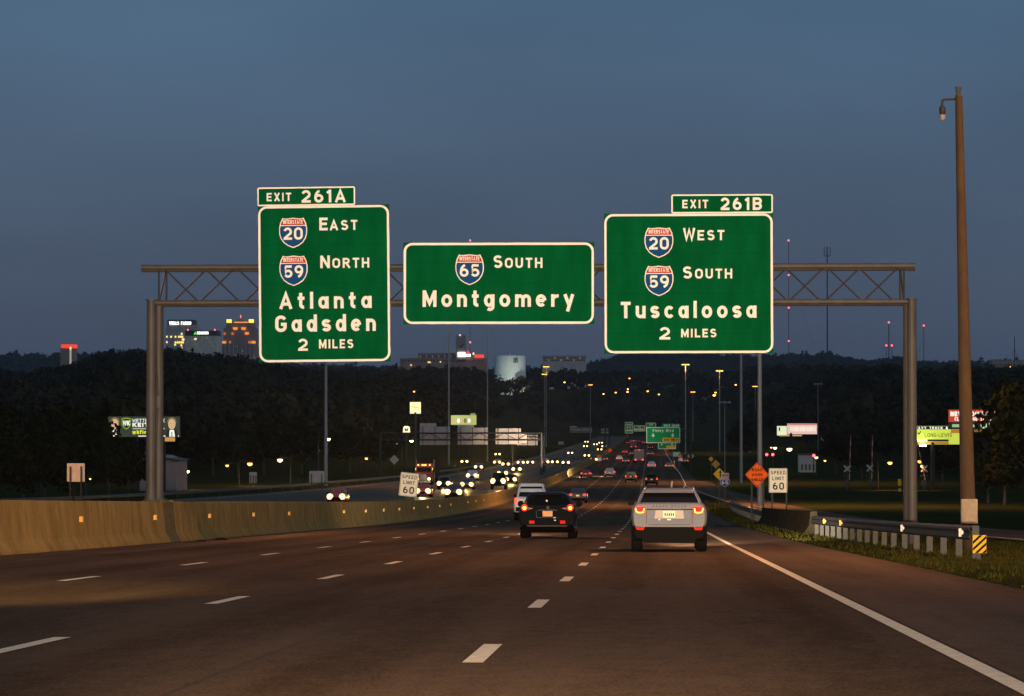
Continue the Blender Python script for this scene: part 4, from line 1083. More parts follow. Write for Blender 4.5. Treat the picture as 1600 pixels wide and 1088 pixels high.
def box_truck(px, Y, w, h, L, label, m):
    o = empty('box_truck', ((px-VX)/F*Y, Y, zr(Y)+.012), 0, label, 'truck', SB)
    o.rotation_euler = (math.atan(grade(Y)), 0, 0)
    hw = w/2
    MB().rings([xz_ring(y, hw, .75, h, .12) for y in (0, L-1.9)]).build('cargo_box', m, o)
    MB().rings([xz_ring(y, hw*.88, .6, z, .2) for y, z in ((L-1.86, h*.72), (L-.9, h*.72), (L-.5, h*.48), (L, h*.40))]).build('cab', m, o, True)
    MB().box((-hw*.9, -.08, .45), (hw*.9, .1, .72)).build('bumper', PLASTIC, o)
    MB().box((-.4, .1, .42), (.4, L-.3, .74)).build('chassis', PLASTIC, o)
    for sx in (1, -1):
        MB().box((min(sx*hw*.55, sx*hw*.92), -.05, .82), (max(sx*hw*.55, sx*hw*.92), .05, 1.12)).build('tail_light', T_FAR, o)
        MB().box((sx*hw*.8-.08, -.05, h-.16), (sx*hw*.8+.08, .05, h-.04)).build('marker_light', T_FAR, o)
        for wy in (1.3, L-1.1): wheel(o, sx*(hw-.18), wy, .45, .3, sx)
    MB().box((-.3, -.05, h-.16), (.3, .05, h-.04)).build('marker_light', T_FAR, o)
    MB().box((-hw*.7, -.02, 1.2), (hw*.7, .01, h-.3)).build('rear_door', m, o)
    return o
box_truck(998.5, 805, 2.45, 3.5, 8, 'white box truck with red marker lights in the middle of the southbound queue', mat('truck_grey_white', (.19, .18, .175), .5))
box_truck(990, 1250, 2.4, 3.4, 8, 'far silver box truck beyond the white box truck', MATS['truck_grey_white'])

# ---- oncoming traffic (pixel of the headlight pair)
NB = 'northbound traffic with lit headlights'
for kind, px, py, p, hm, lab in (
  ('suv', 708, 769.5, P_GREY, HEAD_W, 'oncoming dark car with the largest headlights, just above the barrier'),
  ('sedan', 524, 777, P_RED, HEAD, 'oncoming dark red car peeking over the barrier at far left'),
  ('sedan', 660, 768, P_ORANGE, HEAD_W, 'orange-red car right behind the tilted speed limit sign'),
  ('suv', 693, 756, P_BLACK, HEAD, 'oncoming dark car between red truck and the largest headlights'),
  ('sedan', 729, 757.5, P_GREY, HEAD, 'oncoming car just right of the largest headlights'),
  ('suv', 737, 743.5, P_WHITE, HEAD_W, 'oncoming white car right of the red truck'),
  ('sedan', 747.5, 730, P_GREY, HEAD, 'oncoming car behind the white one, under the mast'),
  ('pickup', 778, 754.5, P_BLACK, HEAD_W, 'oncoming dark pickup nearest to the white southbound pickup'),
  ('suv', 785, 739.5, P_GREY, HEAD_W, 'oncoming car with glaring lights behind the dark pickup'),
  ('sedan', 798, 749.5, P_BLACK, HEAD, 'oncoming car at the barrier right of the dark pickup'),
  ('sedan', 776.5, 722.5, P_GREY, HEAD, 'oncoming car under the right end of the sign backs'),
  ('sedan', 790, 725.5, P_BLACK, HEAD, 'oncoming car second under the right sign backs'),
  ('suv', 807, 733.5, P_BLACK, HEAD_W, 'oncoming dark car alone below the row of lights'),
  ('sedan', 813.5, 722.8, P_GREY, HEAD, 'oncoming car third in the row of lights'),
  ('sedan', 828.5, 722.6, P_GREY, HEAD, 'oncoming car fourth in the row of lights'),
  ('suv', 852, 722, P_WHITE, HEAD_W, 'oncoming car with glaring lights at the foot of the lit mast'),
  ('sedan', 867, 722, P_BLACK, HEAD, 'oncoming car right of the lit mast foot'),
  ('suv', 884, 723, P_GREY, HEAD_W, 'oncoming car last on the right of the row of lights'),
  ('sedan', 777.5, 710, P_BLACK, HEAD_W, 'small oncoming car high on the left ramp below the sign backs'),
  ('sedan', 725.5, 721.5, P_BLACK, HEAD_W, 'small oncoming car far left on the ramp'),
  ('sedan', 891, 708, P_BLACK, HEAD_W, 'lone small oncoming car left of the far cluster'),
  ('sedan', 917, 712, P_BLACK, HEAD_W, 'far cluster of headlights, lowest left car'),
  ('sedan', 928, 718, P_BLACK, HEAD_W, 'far cluster of headlights, lowest car near the barrier'),
  ('suv', 915, 697.5, P_BLACK, HEAD_W, 'far cluster of headlights, left column middle car'),
  ('sedan', 916.5, 690.5, P_BLACK, HEAD_W, 'far cluster of headlights, left column top car'),
  ('sedan', 930.5, 694.5, P_BLACK, HEAD_W, 'far cluster of headlights, brightest middle car'),
  ('suv', 937, 702.5, P_BLACK, HEAD_W, 'far cluster of headlights, right column lower car'),
  ('sedan', 938.5, 692, P_BLACK, HEAD_W, 'far cluster of headlights, right column top car'),
  ('suv', 943.5, 697.5, P_BLACK, HEAD_W, 'far cluster of headlights, rightmost car')):
    d = dist_for(py, STY[kind]['hl'])
    o = place_car(kind, (px-VX)/F*d, d, p, lab, 'car', NB, True, hm)
    if d < 620: spot(o, (0, STY[kind]['L'] + .25, STY[kind]['hl']), 4500, (1.0, .56, .17), 40, 1.0, 'headlamp_beam', (0, 1, .01), .12)
# red semi truck
Y = 470; X = (661-VX)/F*Y
o = empty('semi_truck', (X, Y, zr(Y)+.012), 0, 'red semi truck with amber roof lights behind the tilted speed sign', 'truck')
MB().rings([xz_ring(y, w, .5, z, .18) for y, w, z in ((0, .95, 1.7), (.15, 1.05, 1.85), (1.3, 1.1, 1.95))]).build('hood', P_RED, o, True)
MB().rings([xz_ring(y, w, .55, z, .2) for y, w, z in ((1.3, 1.18, 2.75), (1.6, 1.22, 2.95), (3.6, 1.22, 3.2))]).build('cab', P_RED, o, True)
MB().box((-.5, -.03, .75), (.5, .02, 1.6)).build('grille', CHROME, o)
MB().box((-1.1, -.12, .4), (1.1, .05, .7)).build('bumper', CHROME, o)
MB().box((-1.02, 1.26, 1.98), (1.02, 1.31, 2.6)).build('windshield', GLASS, o)
MB().rings([xz_ring(y, 1.28, 1.0, 3.9, .06) for y in (4.0, 17)]).build('trailer', mat('trailer_matt', (.02, .018, .018), 1.0, spec=0.0), o)
for sx in (1, -1):
    MB().lathe([(0, -.04), (.2, -.03), (.2, .05), (0, .05)], (sx*.85, -.02, .95), 'Y', 14).build('headlight', HEAD_C, o)
    MB().tube((sx*1.32, 3.7, .8), (sx*1.32, 3.7, 3.7), .09, n=10).build('exhaust_stack', CHROME, o)
    MB().box((min(sx*1.3, sx*1.55), 1.2, 1.95), (max(sx*1.3, sx*1.55), 1.35, 2.5)).build('mirror', PLASTIC, o)
    MB().box((sx*1.2-.08, 1.9, 2.2), (sx*1.2+.14, 2.0, 2.5)).build('side_marker', MARKER, o)
    for wy in (.9, 3.9, 5.1, 14.2, 15.4): wheel(o, sx*1.0, wy, .5, .32, sx)
for a in (-.85, -.25, 0, .25, .85): MB().box((a-.09, 1.5, 2.9), (a+.09, 1.58, 3.02)).build('roof_marker', MARKER, o)

# ---- the tails of cars lean in above and below the bumper line
def lean(o, z0, k_up, k_dn, zmax):
    done = set()
    def go(ob):
        for c in ob.children:
            if c.type == 'MESH' and c.data.name not in done and not c.name.startswith(('wheel', 'mirror')):
                done.add(c.data.name)
                for p in c.data.vertices:
                    f = max(0.0, 1 - max(p.co.y, 0)/.6)
                    p.co.y += f * (k_up*max(0, min(p.co.z, zmax) - z0) + k_dn*max(0, z0 - p.co.z))
            go(c)
    go(o)
for k, (z0, zm) in {'sedan': (.62, 1.0), 'suv': (.70, 1.1), 'pickup': (.7, 1.18)}.items(): lean(PROTO[k], z0, .24 if k != 'pickup' else .10, .3, zm)
lean(bpy.data.objects['sport_utility_car'], .66, .26, .28, 1.19)
lean(bpy.data.objects['sport_utility_car.001'], .62, .26, .28, 1.12)

# ================================================================== MASTS AND STREET LAMPS
SOD = (1.0, 0.50, 0.17)
def high_mast(label, X, Y, H, lit, watts, r=.2, n=6):
    z0 = float(ground_z(X, Y)) - .05
    o = empty('light_mast', (X, Y, z0), 0, label, 'light mast', 'tall highway light masts')
    MB().tube((0, 0, -.3), (0, 0, H), r*1.15, r*.55, 10).build('pole', POLE_G, o, True)
    MB().lathe([(0, 0), (r*1.9, 0), (r*1.9, .06), (0, .06)], (0, 0, .02), n=12).build('base_plate', GALV, o)
    MB().lathe([(.45, -.06), (.62, -.06), (.62, .06), (.45, .06)], (0, 0, H - .35), n=16).build('lamp_ring', POLE_G, o)
    for k in range(n):
        a = 2*math.pi*k/n + .3
        c = (1.05*math.cos(a), 1.05*math.sin(a), H - .45)
        MB().tube((.3*math.cos(a), .3*math.sin(a), H-.35), c, .035, n=6).build('lamp_arm', POLE_G, o)
        lum = MB().lathe([(0, .34), (.12, .34), (.3, 0), (.3, -.04), (0, -.04)], c, n=12).build('luminaire', POLE_G, o)
        if lit and (lit == 2 or k % 2 == 0):
            MB().lathe([(0, -.05), (.30, -.045), (.26, -.16), (.12, -.24), (0, -.26)], c, n=12).build('lens', L_SOD, lum)
    if watts: spot(o, (0, 0, H - .9), watts, SOD, 146, 1.0)
    return o
def mast_px(label, px, Y, ytop, lit, watts=0, r=.2):
    X = (px-VX)/F*Y; z0 = float(ground_z(X, Y)); H = W(px, ytop, Y).z - z0
    return high_mast(label, X, Y, H, lit, watts, r)
MW = 76000
high_mast('tall unseen mast added beyond the right edge to warm the road', 25, 70, 31, 2, MW*1.3)  # this and the next two masts are unseen, added to warm the near road
high_mast('tall unseen mast added beyond the left edge to warm the road, nearer', -33, 118, 31, 2, MW)
high_mast('tall unseen mast added beyond the left edge to warm the road, farther along', -66, 235, 33, 2, MW*2.2)
mast_px('thick tall mast behind the orange road work sign', 1186.5, 300, 300, 2, MW*1.4, .22)
mast_px('tall mast below the left end of the left green sign', 508, 467, 440, 2, MW*.4, .24)
mast_px('tall mast second left of the thick mast on the right', 1157.5, 495, 380, 2, MW, .22)
mast_px('tall mast rising behind the row of sign backs', 701, 777, 470, 2, MW*.5, .2)
mast_px('thin mast right of the sign backs, below the Montgomery sign', 761.5, 846, 470, 2, MW*.4, .16)
mast_px('lit mast above the oncoming row of lights, taller one', 853.5, 1350, 571, 2, MW*.5, .2)
mast_px('lit mast above the oncoming row of lights, lower one', 851, 1480, 583, 2, 0, .2)
mast_px('lit mast far away just left of the highway crest', 922.5, 1850, 600, 2, 0, .2)
mast_px('lit mast right of the green Finley sign, nearer one', 1071, 1050, 567, 2, MW*.5, .2)
mast_px('lit mast right of the green Finley sign, farther one', 1082.5, 1700, 611, 2, 0, .2)
mast_px('lit mast under the right green sign, left of two thick masts', 1124, 1120, 577, 2, MW*.5, .22)
mast_px('lit mast head just left of the thick mast', 1179.5, 1480, 602, 2, 0, .2)
mast_px('small lit mast left of the brown camera pole', 1463.5, 1250, 600, 1, 0, .14)
mast_px('short unlit pole under the right green sign', 1132, 640, 626, 0, 0, .09)
mast_px('thin unlit pole right of the thick mast', 1277, 900, 598, 0, 0, .1)

def street_lamp(label, px, py, Y, m, H=9.0, size=.3, watts=0, col=(1, .7, .35), arm=1.6, pole=True):
    c = W(px, py, Y); gz_ = float(ground_z(c.x, Y))
    side = -1 if rng.random() < .5 else 1
    o = empty('street_lamp', (c.x + side*arm, Y, gz_), 0, label, 'street lamp', 'distant street lamps')
    top = c.z - gz_
    MB().tube((0, 0, -.3), (0, 0, max(2, top + .3)), .10, .06, 8).build('pole', POST_K, o)
    MB().tube((0, 0, top + .25), (-side*arm, 0, top + .25), .04, n=6).build('arm', POST_K, o)
    h = MB().lathe([(0, .26), (.1, .26), (.24, .06), (.24, 0), (0, 0)], (-side*arm, 0, top), n=10).build('lamp_head', POST_K, o)
    MB().lathe([(0, .04), (size, 0), (size*.9, -size*.6), (size*.4, -size), (0, -size*1.05)], (-side*arm, -.05, top), n=12).build('lens', m, h)
    if watts: spot(o, (-side*arm, -.1, top - .5), watts*.2, col, 150, .7)
for px, py, Y, m, sz, wt_, lab in (
  (513, 685.5, 520, L_WARM, .34, 6000, 'white street lamp just right of the mast under the left sign'),
  (437.5, 718, 470, L_WARM, .38, 6000, 'bright white street lamp left of the mast under the left sign'),
  (390.5, 724, 460, L_SOD, .36, 6000, 'orange street lamp above the narrow sign back'),
  (355, 727, 480, L_SOD, .24, 0, 'small orange street lamp left of the brighter orange one'),
  (293, 736, 430, L_WARM, .28, 5000, 'yellow street lamp right of the pale building'),
  (571, 692.5, 640, L_WARM, .26, 0, 'left of a pair of white lamps below the left sign'),
  (576.5, 692, 645, L_WARM, .18, 0, 'right of a pair of white lamps below the left sign'),
  (572.5, 716, 620, L_SOD, .28, 0, 'low yellow lamp under the pair of white lamps'),
  (616, 697, 640, L_SOD, .22, 0, 'yellow lamp above the tan diamond sign back'),
  (620, 693.5, 650, L_WARM, .22, 0, 'white lamp beside the yellow one above the diamond back'),
  (643, 688, 640, L_GREEN, .36, 0, 'greenish bright lamp left of the sign backs'),
  (153, 607, 800, L_SOD, .34, 3000, 'orange house lamp on the wooded hill at left'),
  (141, 748, 300, L_SOD, .10, 0, 'tiny orange lamp right of the pale sign back'),
  (392, 590, 1150, L_WARM, .42, 0, 'white lamp on the hill left of the left sign foot'),
  (647, 611.5, 1100, L_SOD, .34, 0, 'small orange lamp above the cream pole sign'),
  (818, 611, 1300, L_SOD, .22, 0, 'faint orange lamp right below the water tank'),
  (882, 597, 1400, L_SOD, .42, 0, 'orange lamp between two lit masts'),
  (943, 615.5, 2200, L_WARM, .5, 0, 'tiny white lamp above the far sign backs'),
  (962, 613, 2200, L_SOD, .62, 0, 'orange valley lamp, first of a row'),
  (980.5, 612, 2200, L_SOD, .7, 0, 'orange valley lamp, second of a row'),
  (983.5, 591, 2300, L_SOD, .6, 0, 'orange valley lamp highest of the row'),
  (981, 608, 2260, L_WARM, .5, 0, 'pale valley lamp above the second orange one'),
  (1012, 611, 2200, L_SOD, .7, 0, 'orange valley lamp, third of a row'),
  (1029.5, 616, 2200, L_SOD, .62, 0, 'orange valley lamp, fourth of a row'),
  (1116, 617, 1300, L_SOD, .6, 3000, 'bright orange lamp lighting a roof under the right sign'),
  (1118, 613, 1330, L_SOD, .4, 0, 'small orange lamp behind the bright one under the right sign'),
  (1149.5, 601, 1500, L_SOD, .45, 0, 'orange lamp left of a thick mast under the right sign'),
  (1148, 681.5, 900, L_SOD, .3, 0, 'low orange lamp left of a thick mast'),
  (1233.5, 701, 620, L_WARM, .5, 7000, 'bright white lamp below the pole billboard'),
  (1211, 699.5, 640, L_WARM, .34, 0, 'white lamp left of the bright one below the pole billboard'),
  (1205, 699, 660, L_SOD, .2, 0, 'small orange lamp left of the white one'),
  (1275.5, 714.5, 600, L_WARM, .3, 0, 'warm lamp beside the hotel'),
  (1289, 719.5, 590, L_SOD, .22, 0, 'small yellow lamp right of the hotel'),
  (1390.5, 722.5, 430, L_SOD, .30, 6000, 'orange street lamp left of the right gantry post'),
  (1437, 720.5, 430, L_SOD, .26, 6000, 'orange street lamp just right of the right gantry post'),
  (1578, 573, 2400, L_SOD, .5, 0, 'small orange lamp on the far right building')):
    street_lamp(lab, px, py, Y, m, size=sz, watts=wt_, col=SOD if m is L_SOD else (1, .85, .6))

# traffic signals beside the hotel
for px, py, Y, lab in ((1198, 710.5, 620, 'left red traffic signal beside the bright white lamp'), (1207.5, 710.5, 620, 'right red traffic signal beside the bright white lamp'), (1271.5, 712, 590, 'red traffic signal in front of the hotel')):
    c = W(px, py, Y); gz_ = float(ground_z(c.x, Y))
    o = empty('traffic_signal', (c.x, Y, gz_), 0, lab, 'traffic signal', 'red traffic signals')
    t = c.z - gz_
    MB().tube((0, .2, -.2), (0, .2, t+.6), .08, n=8).build('pole', POST_K, o)
    MB().box((-.18, -.12, t-.8), (.18, .1, t+.3)).build('signal_housing', POST_K, o)
    MB().lathe([(0, -.05), (.28, -.05), (.28, .02), (0, .02)], (0, -.14, t), 'Y', 12).build('red_lens', L_RED, o)

# ================================================================== BILLBOARDS AND POLE SIGNS
def billboard(name, label, px0, py0, px1, py1, Y, face, post_px, d=.4, frame=True, group='lit billboards'):  # faces and print emit by themselves in place of floodlighting
    g = Sign(name, label, 'billboard', Y, (px0+px1)/2, (py0+py1)/2, group)
    g.panel(px0-.4, py0-.4, px1+.4, py1+.4, POST_K, 'cabinet', d, .02)
    g.panel(px0, py0, px1, py1, face, 'face', .03, -.012)
    for p in post_px:
        X = W(p, py1, Y).x; zg = float(ground_z(X, Y)) - .3
        MB().tube(Vector((X, Y + d*.6, zg)) - g.o.location, Vector((X, Y + d*.6, W(p, py1, Y).z + .3)) - g.o.location, .35 if len(post_px) == 1 else .14, n=10).build('post', POST_K, g.o)
    return g
W_L = glow('print_white', (.95, .95, .82), 1.0); Y_L = glow('print_yellow', (.78, .80, .02), .95); SK = glow('print_skin', (.80, .50, .26), .75)
SKD = glow('print_skin_shade', (.55, .30, .14), .6); HAIR = glow('print_hair', (.35, .22, .08), .5); DK = glow('print_dark', (.02, .03, .02), .4); GRN = glow('print_green', (.30, .40, .03), .7)
g = billboard('law_firm_billboard', 'dark lit billboard with two portraits behind the left gantry post', 168.5, 651, 281.5, 683, 400, glow('face_dark_green', (.030, .040, .024), 1.0), (214, 257))
def blob(cx, cy, rx, ry, m, name, y, n=20, squash=0):
    P = [(g.u(cx + rx*math.cos(2*math.pi*k/n)), g.v(cy - ry*math.sin(2*math.pi*k/n)*(1 + squash*math.cos(2*math.pi*k/n)))) for k in range(n)]
    MB().prism(P, y, y + .004).build(name, m, g.o)
for cx, h in ((179, 0), (269, 0)):
    MB().prism([(g.u(a), g.v(b)) for a, b in ((cx-10, 682.5), (cx-8, 673), (cx-3, 670), (cx+3, 670), (cx+8, 673), (cx+10, 682.5))], -.022, -.016).build('portrait_suit', DK, g.o)
    MB().prism([(g.u(a), g.v(b)) for a, b in ((cx-4, 682.5), (cx-3.4, 672), (cx+3.4, 672), (cx+5, 682.5))], -.028, -.023).build('portrait_shirt', W_L, g.o)
    blob(cx, 658.8, 7.2, 6.8, HAIR, 'portrait_hair', -.034); blob(cx, 663, 5.8, 8.3, SK, 'portrait_face', -.040)
    for s_ in (-2.2, 2.2): blob(cx+s_, 661.5, 1.2, .5, SKD, 'portrait_eye', -.045, 8)
    blob(cx, 667.8, 1.7, .45, SKD, 'portrait_mouth', -.045, 10)
    MB().prism([(g.u(a), g.v(b)) for a, b in ((cx-.7, 682.4), (cx-1, 675), (cx+1, 675), (cx+.7, 682.4))], -.034, -.03).build('portrait_tie', HAIR, g.o)
shp = [(-7.5, -8), (0, -9.5), (7.5, -8), (7.2, 2), (4, 7), (0, 9.5), (-4, 7), (-7.2, 2)]
MB().prism([(g.u(197+a), g.v(662+b)) for a, b in shp], -.022, -.016).build('logo_shield', GRN, g.o)
MB().prism([(g.u(197+a*.8), g.v(662+b*.8)) for a, b in shp], -.028, -.023).build('logo_field', DK, g.o)
g.words([('WK', 191.8, 202.6, 657.4, 665.0)], 'logo_lettering', W_L, .24, .14, -.032)
g.words([('WETTERMARK', 206.5, 258, 654.6, 660.2)], 'lettering', W_L, .15, .2, -.022)
g.words([('KEITH', 206.5, 240, 660.9, 667.2)], 'lettering', W_L, .27, .16, -.022)
g.words([('wkfirm', 206.5, 236, 672.6, 678.2)], 'lettering', Y_L, .3, .16, -.022)
MB().box((g.u(207), -.02, g.v(671)), (g.u(258), -.014, g.v(669))).build('rule_line', glow('print_grey', (.5, .5, .36), .7), g.o)
MB().box((g.u(216), -.02, g.v(682.4)), (g.u(280), -.014, g.v(681))).build('rule_line', W_L, g.o)
cat_ = MB(); g.panel(232, 683.6, 247, 690, glow('skirt_orange', (.62, .30, .07), .8), 'skirt_panel', .1, -.05); g.panel(258, 683.6, 274, 690, MATS['skirt_orange'], 'skirt_panel', .1, -.05)

YB_ = glow('face_yellow', (.56, .66, .07), .95)
g = billboard('truck_dealer_billboard', 'yellow lit billboard between the gantry post and the camera pole', 1424, 666, 1500, 694.5, 480, YB_, (1457.5,))
g.panel(1424.3, 666.3, 1482, 671.2, DK, 'header_strip', .01, -.028)
g.words([('HEAVY TRUCK & EQUIPMENT', 1427, 1514, 667, 670.7)], 'lettering', W_L, .22, .26, -.035) if False else g.words([('HEAVY TRUCK &', 1426.5, 1481, 667, 670.8)], 'lettering', W_L, .24, .3, -.035)
g.words([('LONG-LEWIS', 1445, 1487, 677.2, 683)], 'lettering', DK, .14, .2, -.022)
mb = MB(); ribbon(mb, [(g.u(1434), g.v(676)), (g.u(1436), g.v(679)), (g.u(1439), g.v(674))], .14, lambda q: q, -.02); mb.build('check_mark', DK, g.o)
g.panel(1424.3, 686.8, 1449, 690, glow('print_cream', (.75, .75, .45), .8), 'footer_strip', .01, -.028); g.panel(1449.2, 686.8, 1482, 690, DK, 'footer_strip', .01, -.028)
g.panel(1424.3, 690.4, 1482, 694.2, glow('skirt_amber', (.52, .22, .03), .7), 'skirt_panel', .02, -.034)
MB().box((g.u(1437), -.5, g.v(697.5)), (g.u(1447), -.2, g.v(694.8))).build('floodlight', glow('floodlight_lit', (.95, 1.0, .75), 9), g.o)
spot(g.o, (g.u(1442), -1.6, g.v(699)), 3000, (1, .95, .7), 140, .8, target=(0, .9, 1)).data.energy = 150
g.panel(1486, 677.5, 1491, 686, Y_L, 'side_board', .1, .46)

g = billboard('homeowner_billboard', 'red lit billboard about homeowners beside the brown camera pole', 1482.5, 640.5, 1566, 659.6, 460, glow('face_red', (.50, .050, .022), .95), (1510, 1545))
g.words([('NEW HOMEOWNERS?', 1485.5, 1580, 643.3, 650.6)], 'lettering', W_L, .26, .16, -.022)
g.words([('CLAIM YOUR TAX EXEMPTION', 1492, 1578, 652, 657.6)], 'lettering', W_L, .24, .18, -.022)
g.panel(1482.5, 659.8, 1566, 671, DK, 'lower_face', .03, -.012)
g.words([('HOMESTEAD', 1487, 1528, 662.5, 668)], 'lettering', glow('print_pale_green', (.55, .75, .40), .7), .24, .2, -.022) if False else MB().box((g.u(1488), -.02, g.v(667.6)), (g.u(1527), -.014, g.v(663))).build('unreadable_line', glow('print_pale_green', (.50, .68, .36), .6), g.o)
blob(1537, 664.6, 5, 5, glow('print_seal', (.75, .80, .50), .9), 'seal', -.022); blob(1537, 664.6, 3.2, 4.2, glow('print_seal_core', (.45, .12, .05), .6), 'seal_core', -.03, 12); blob(1537, 664.6, 1.3, 4.0, MATS['print_seal'], 'seal_figure', -.036, 10)
mb = MB(); ribbon(mb, [(g.u(1544), g.v(667)), (g.u(1546), g.v(661)), (g.u(1550), g.v(663)), (g.u(1557), g.v(662))], .16, lambda q: q, -.02); mb.build('script_flourish', MATS['print_pale_green'], g.o)
g.panel(1486, 671.4, 1502, 677, MATS['skirt_amber'], 'skirt_panel', .1, -.03); g.panel(1522, 671.4, 1540, 675, glow('skirt_dim', (.28, .18, .02), .6), 'skirt_panel', .1, -.03)

g = billboard('pole_billboard', 'white and pink lit billboard on one pole right of the speed limit sign', 1230, 662, 1276.5, 678.6, 760, glow('face_pink', (.80, .52, .44), .95), (1236,))
for k in range(11): MB().box((g.u(1235+k*3.7), -.03, g.v(674)), (g.u(1236.6+k*3.7 + (k % 3)*.4), -.02, g.v(667))).build('unreadable_letter', glow('print_cream_hot', (.95, .86, .66), 1.0), g.o)
g.panel(1230.2, 662.2, 1276.3, 664.4, glow('print_rose', (.62, .25, .24), .8), 'top_strip', .01, -.03)
g.panel(1214.5, 666, 1230.5, 680.5, glow('face_cream_green', (.80, .85, .55), .95), 'side_face', .3, .5)
MB().box((g.u(1217), .46, g.v(673.5)), (g.u(1219.4), .48, g.v(668))).build('side_mark', glow('print_maroon', (.25, .03, .02), .6), g.o)
g.panel(1218, 679.5, 1253, 681.8, glow('skirt_glow', (.62, .42, .12), .8), 'skirt_panel', .2, .3)
g = billboard('photo_billboard', 'small yellowish billboard behind the middle of the sign backs', 704.5, 649, 744.5, 664, 700, glow('face_olive', (.55, .58, .18), .7), (716, 733))
for cx, m in ((709.5, SK), (716.5, W_L), (722.5, SK), (727, HAIR), (733, W_L)): blob(cx, 657.5, 2.4, 3.8, m, 'unreadable_picture', -.022, 12)
g.panel(735, 646, 743, 648.8, glow('face_topper', (.35, .4, .12), .6), 'topper', .1, .0)
g = billboard('pole_sign', 'small square cream lit sign above the sign backs', 640.5, 628.5, 657.5, 646.5, 720, glow('face_cream', (1.0, .86, .42), 1.1), (649,), group='lit pole signs')
MB().box((g.u(643), -.02, g.v(638)), (g.u(655), -.014, g.v(635.6))).build('unreadable_line', glow('print_amber_faint', (.8, .66, .28), .9), g.o)
g = Sign('badge_pole_sign', 'small rounded white sign with dark mark left of the sign backs', 'pole sign', 650, 634.8, 671.5, 'lit pole signs')
MB().prism([(g.u(a), g.v(b)) for a, b in ((629.5, 675.8), (630.2, 668), (632, 666), (638, 666), (640, 668), (640.6, 675.8), (639, 677), (631, 677))], 0, .3).build('face', glow('face_badge', (1, .93, .55), 1.1), g.o)
g.words([('M', 632.2, 637.6, 669, 674.4)], 'emblem', DK, .26, .2, -.01)
posts_for(g, (634.8,), 677, 650, .15, POST_K)

# ================================================================== FAR OVERHEAD SIGNS
def far_gantry(label, X0, X1, Y, zlo, zhi, two=True):
    o = empty('far_sign_gantry', (X0, Y, zr(Y)), 0, label, 'gantry')
    b = o.location.copy(); P = lambda x, z: Vector((x, Y + .3, z)) - b
    for z in (zlo, zhi): MB().tube(P(X0, z), P(X1, z), .13, n=8).build('chord', STEEL_T, o)
    n = max(4, int(abs(X1-X0)/2.2)); xs = np.linspace(X0, X1, n+1)
    for i in range(n): MB().tube(P(xs[i], zlo if i % 2 else zhi), P(xs[i+1], zhi if i % 2 else zlo), .06, n=6).build('truss_diagonal', STEEL_T, o)
    for x in ((X0, X1) if two else (X0,)): MB().tube(P(x, zr(Y)-.2), P(x, zhi+.1), .24, n=10).build('post', STEEL_T, o)
    return o
def far_back(label, rects, Y, group):
    x0, y0, x1, y1 = rects[0]
    g = Sign('reverse_guide_sign', label, 'road sign', Y, (x0+x1)/2, (y0+y1)/2, group)
    for i, (a, b, c, d) in enumerate(rects): g.panel(a, b, c, d, S_BACK, 'panel' if i == 0 else 'exit_tab', .06, .7)
    x0, y0, x1, y1 = rects[0]
    for t in (.1, .5, .9): MB().box((g.u(x0+(x1-x0)*t)-.06, .60, g.v(y1)), (g.u(x0+(x1-x0)*t)+.06, .69, g.v(y0))).build('bracket', STEEL_T, g.o)
GB = 'backs of the northbound overhead signs'
Yg = 590
far_gantry('grey gantry carrying sign backs over the northbound lanes', W(594, 700, Yg).x, W(846, 700, Yg).x, Yg, W(700, 687.5, Yg).z, W(700, 677, Yg).z)
far_back('grey sign back with a tab, left of three on the far gantry', [(655.5, 667, 703, 695.5), (655.5, 661.5, 681.5, 666.8)], Yg, GB)
far_back('grey sign back with a tab, middle of three on the far gantry', [(714.5, 668.5, 762, 695), (714.5, 664, 740.5, 668.3)], Yg, GB)
far_back('grey sign back, wide right one of three on the far gantry', [(774, 669.5, 814, 694.5), (814.2, 677, 823, 692)], Yg, GB)
far_gantry('second farther gantry with a sign back over the northbound lanes', W(800, 700, 640).x, W(850, 700, 640).x, 640, W(830, 688, 640).z, W(830, 683, 640).z)
far_back('small grey sign back right of the wide sign back', [(808, 680, 840, 696)], 640, GB)
far_gantry('distant gantry with sign backs above the far headlights', -42, -16, 1250, W(900, 674, 1250).z, W(900, 669, 1250).z)
far_back('distant sign back above the far headlights, left one', [(890.5, 668, 925, 676), (890.5, 666, 901, 667.8)], 1250, GB)
far_back('distant sign back above the far headlights, right one', [(939, 669, 952.5, 677.5)], 1250, GB)
far_back('low sign back at the bend of the northbound road', [(872, 690, 881, 695)], 1150, GB)

GREEN_F = mat('sign_green_far', (0.002, 0.32, 0.085), 0.6, spec=0.05)
def far_green(name, label, x0, y0, x1, y1, Y, words, bw=1.0, extra=()):
    g = Sign(name, label, 'road sign', Y, (x0+x1)/2, (y0+y1)/2, 'distant green overhead signs')
    g.panel(x0, y0, x1, y1, GREEN_F, d=.08)
    g.border(x0+.2, y0+.2, x1-.2, y1-.2, 2.2 if y1-y0 > 12 else 1, bw)
    if words: g.words(words, 'lettering', None, .22, .3, -.012)
    return g
Yf = 630
far_gantry('cantilever gantry holding the green Finley sign', W(1079, 680, Yf).x, W(1012, 680, Yf).x, Yf + .2, W(1030, 688, Yf).z, W(1030, 673, Yf).z, False)
g = far_green('far_exit_sign', 'green Finley Blvd exit sign with yellow exit only panel', 1009.8, 667.5, 1062.8, 692.6, Yf, [('Finley Blvd', 1020, 1052.5, 670.8, 675.2)], 1.0)
g.panel(1034.6, 662.2, 1062.6, 667.3, GREEN_F, 'exit_tab', .06, .01)
g.words([('EXIT 260B', 1038, 1061, 663.6, 666.6)], 'exit_tab_lettering', None, .24, .3, -.006)
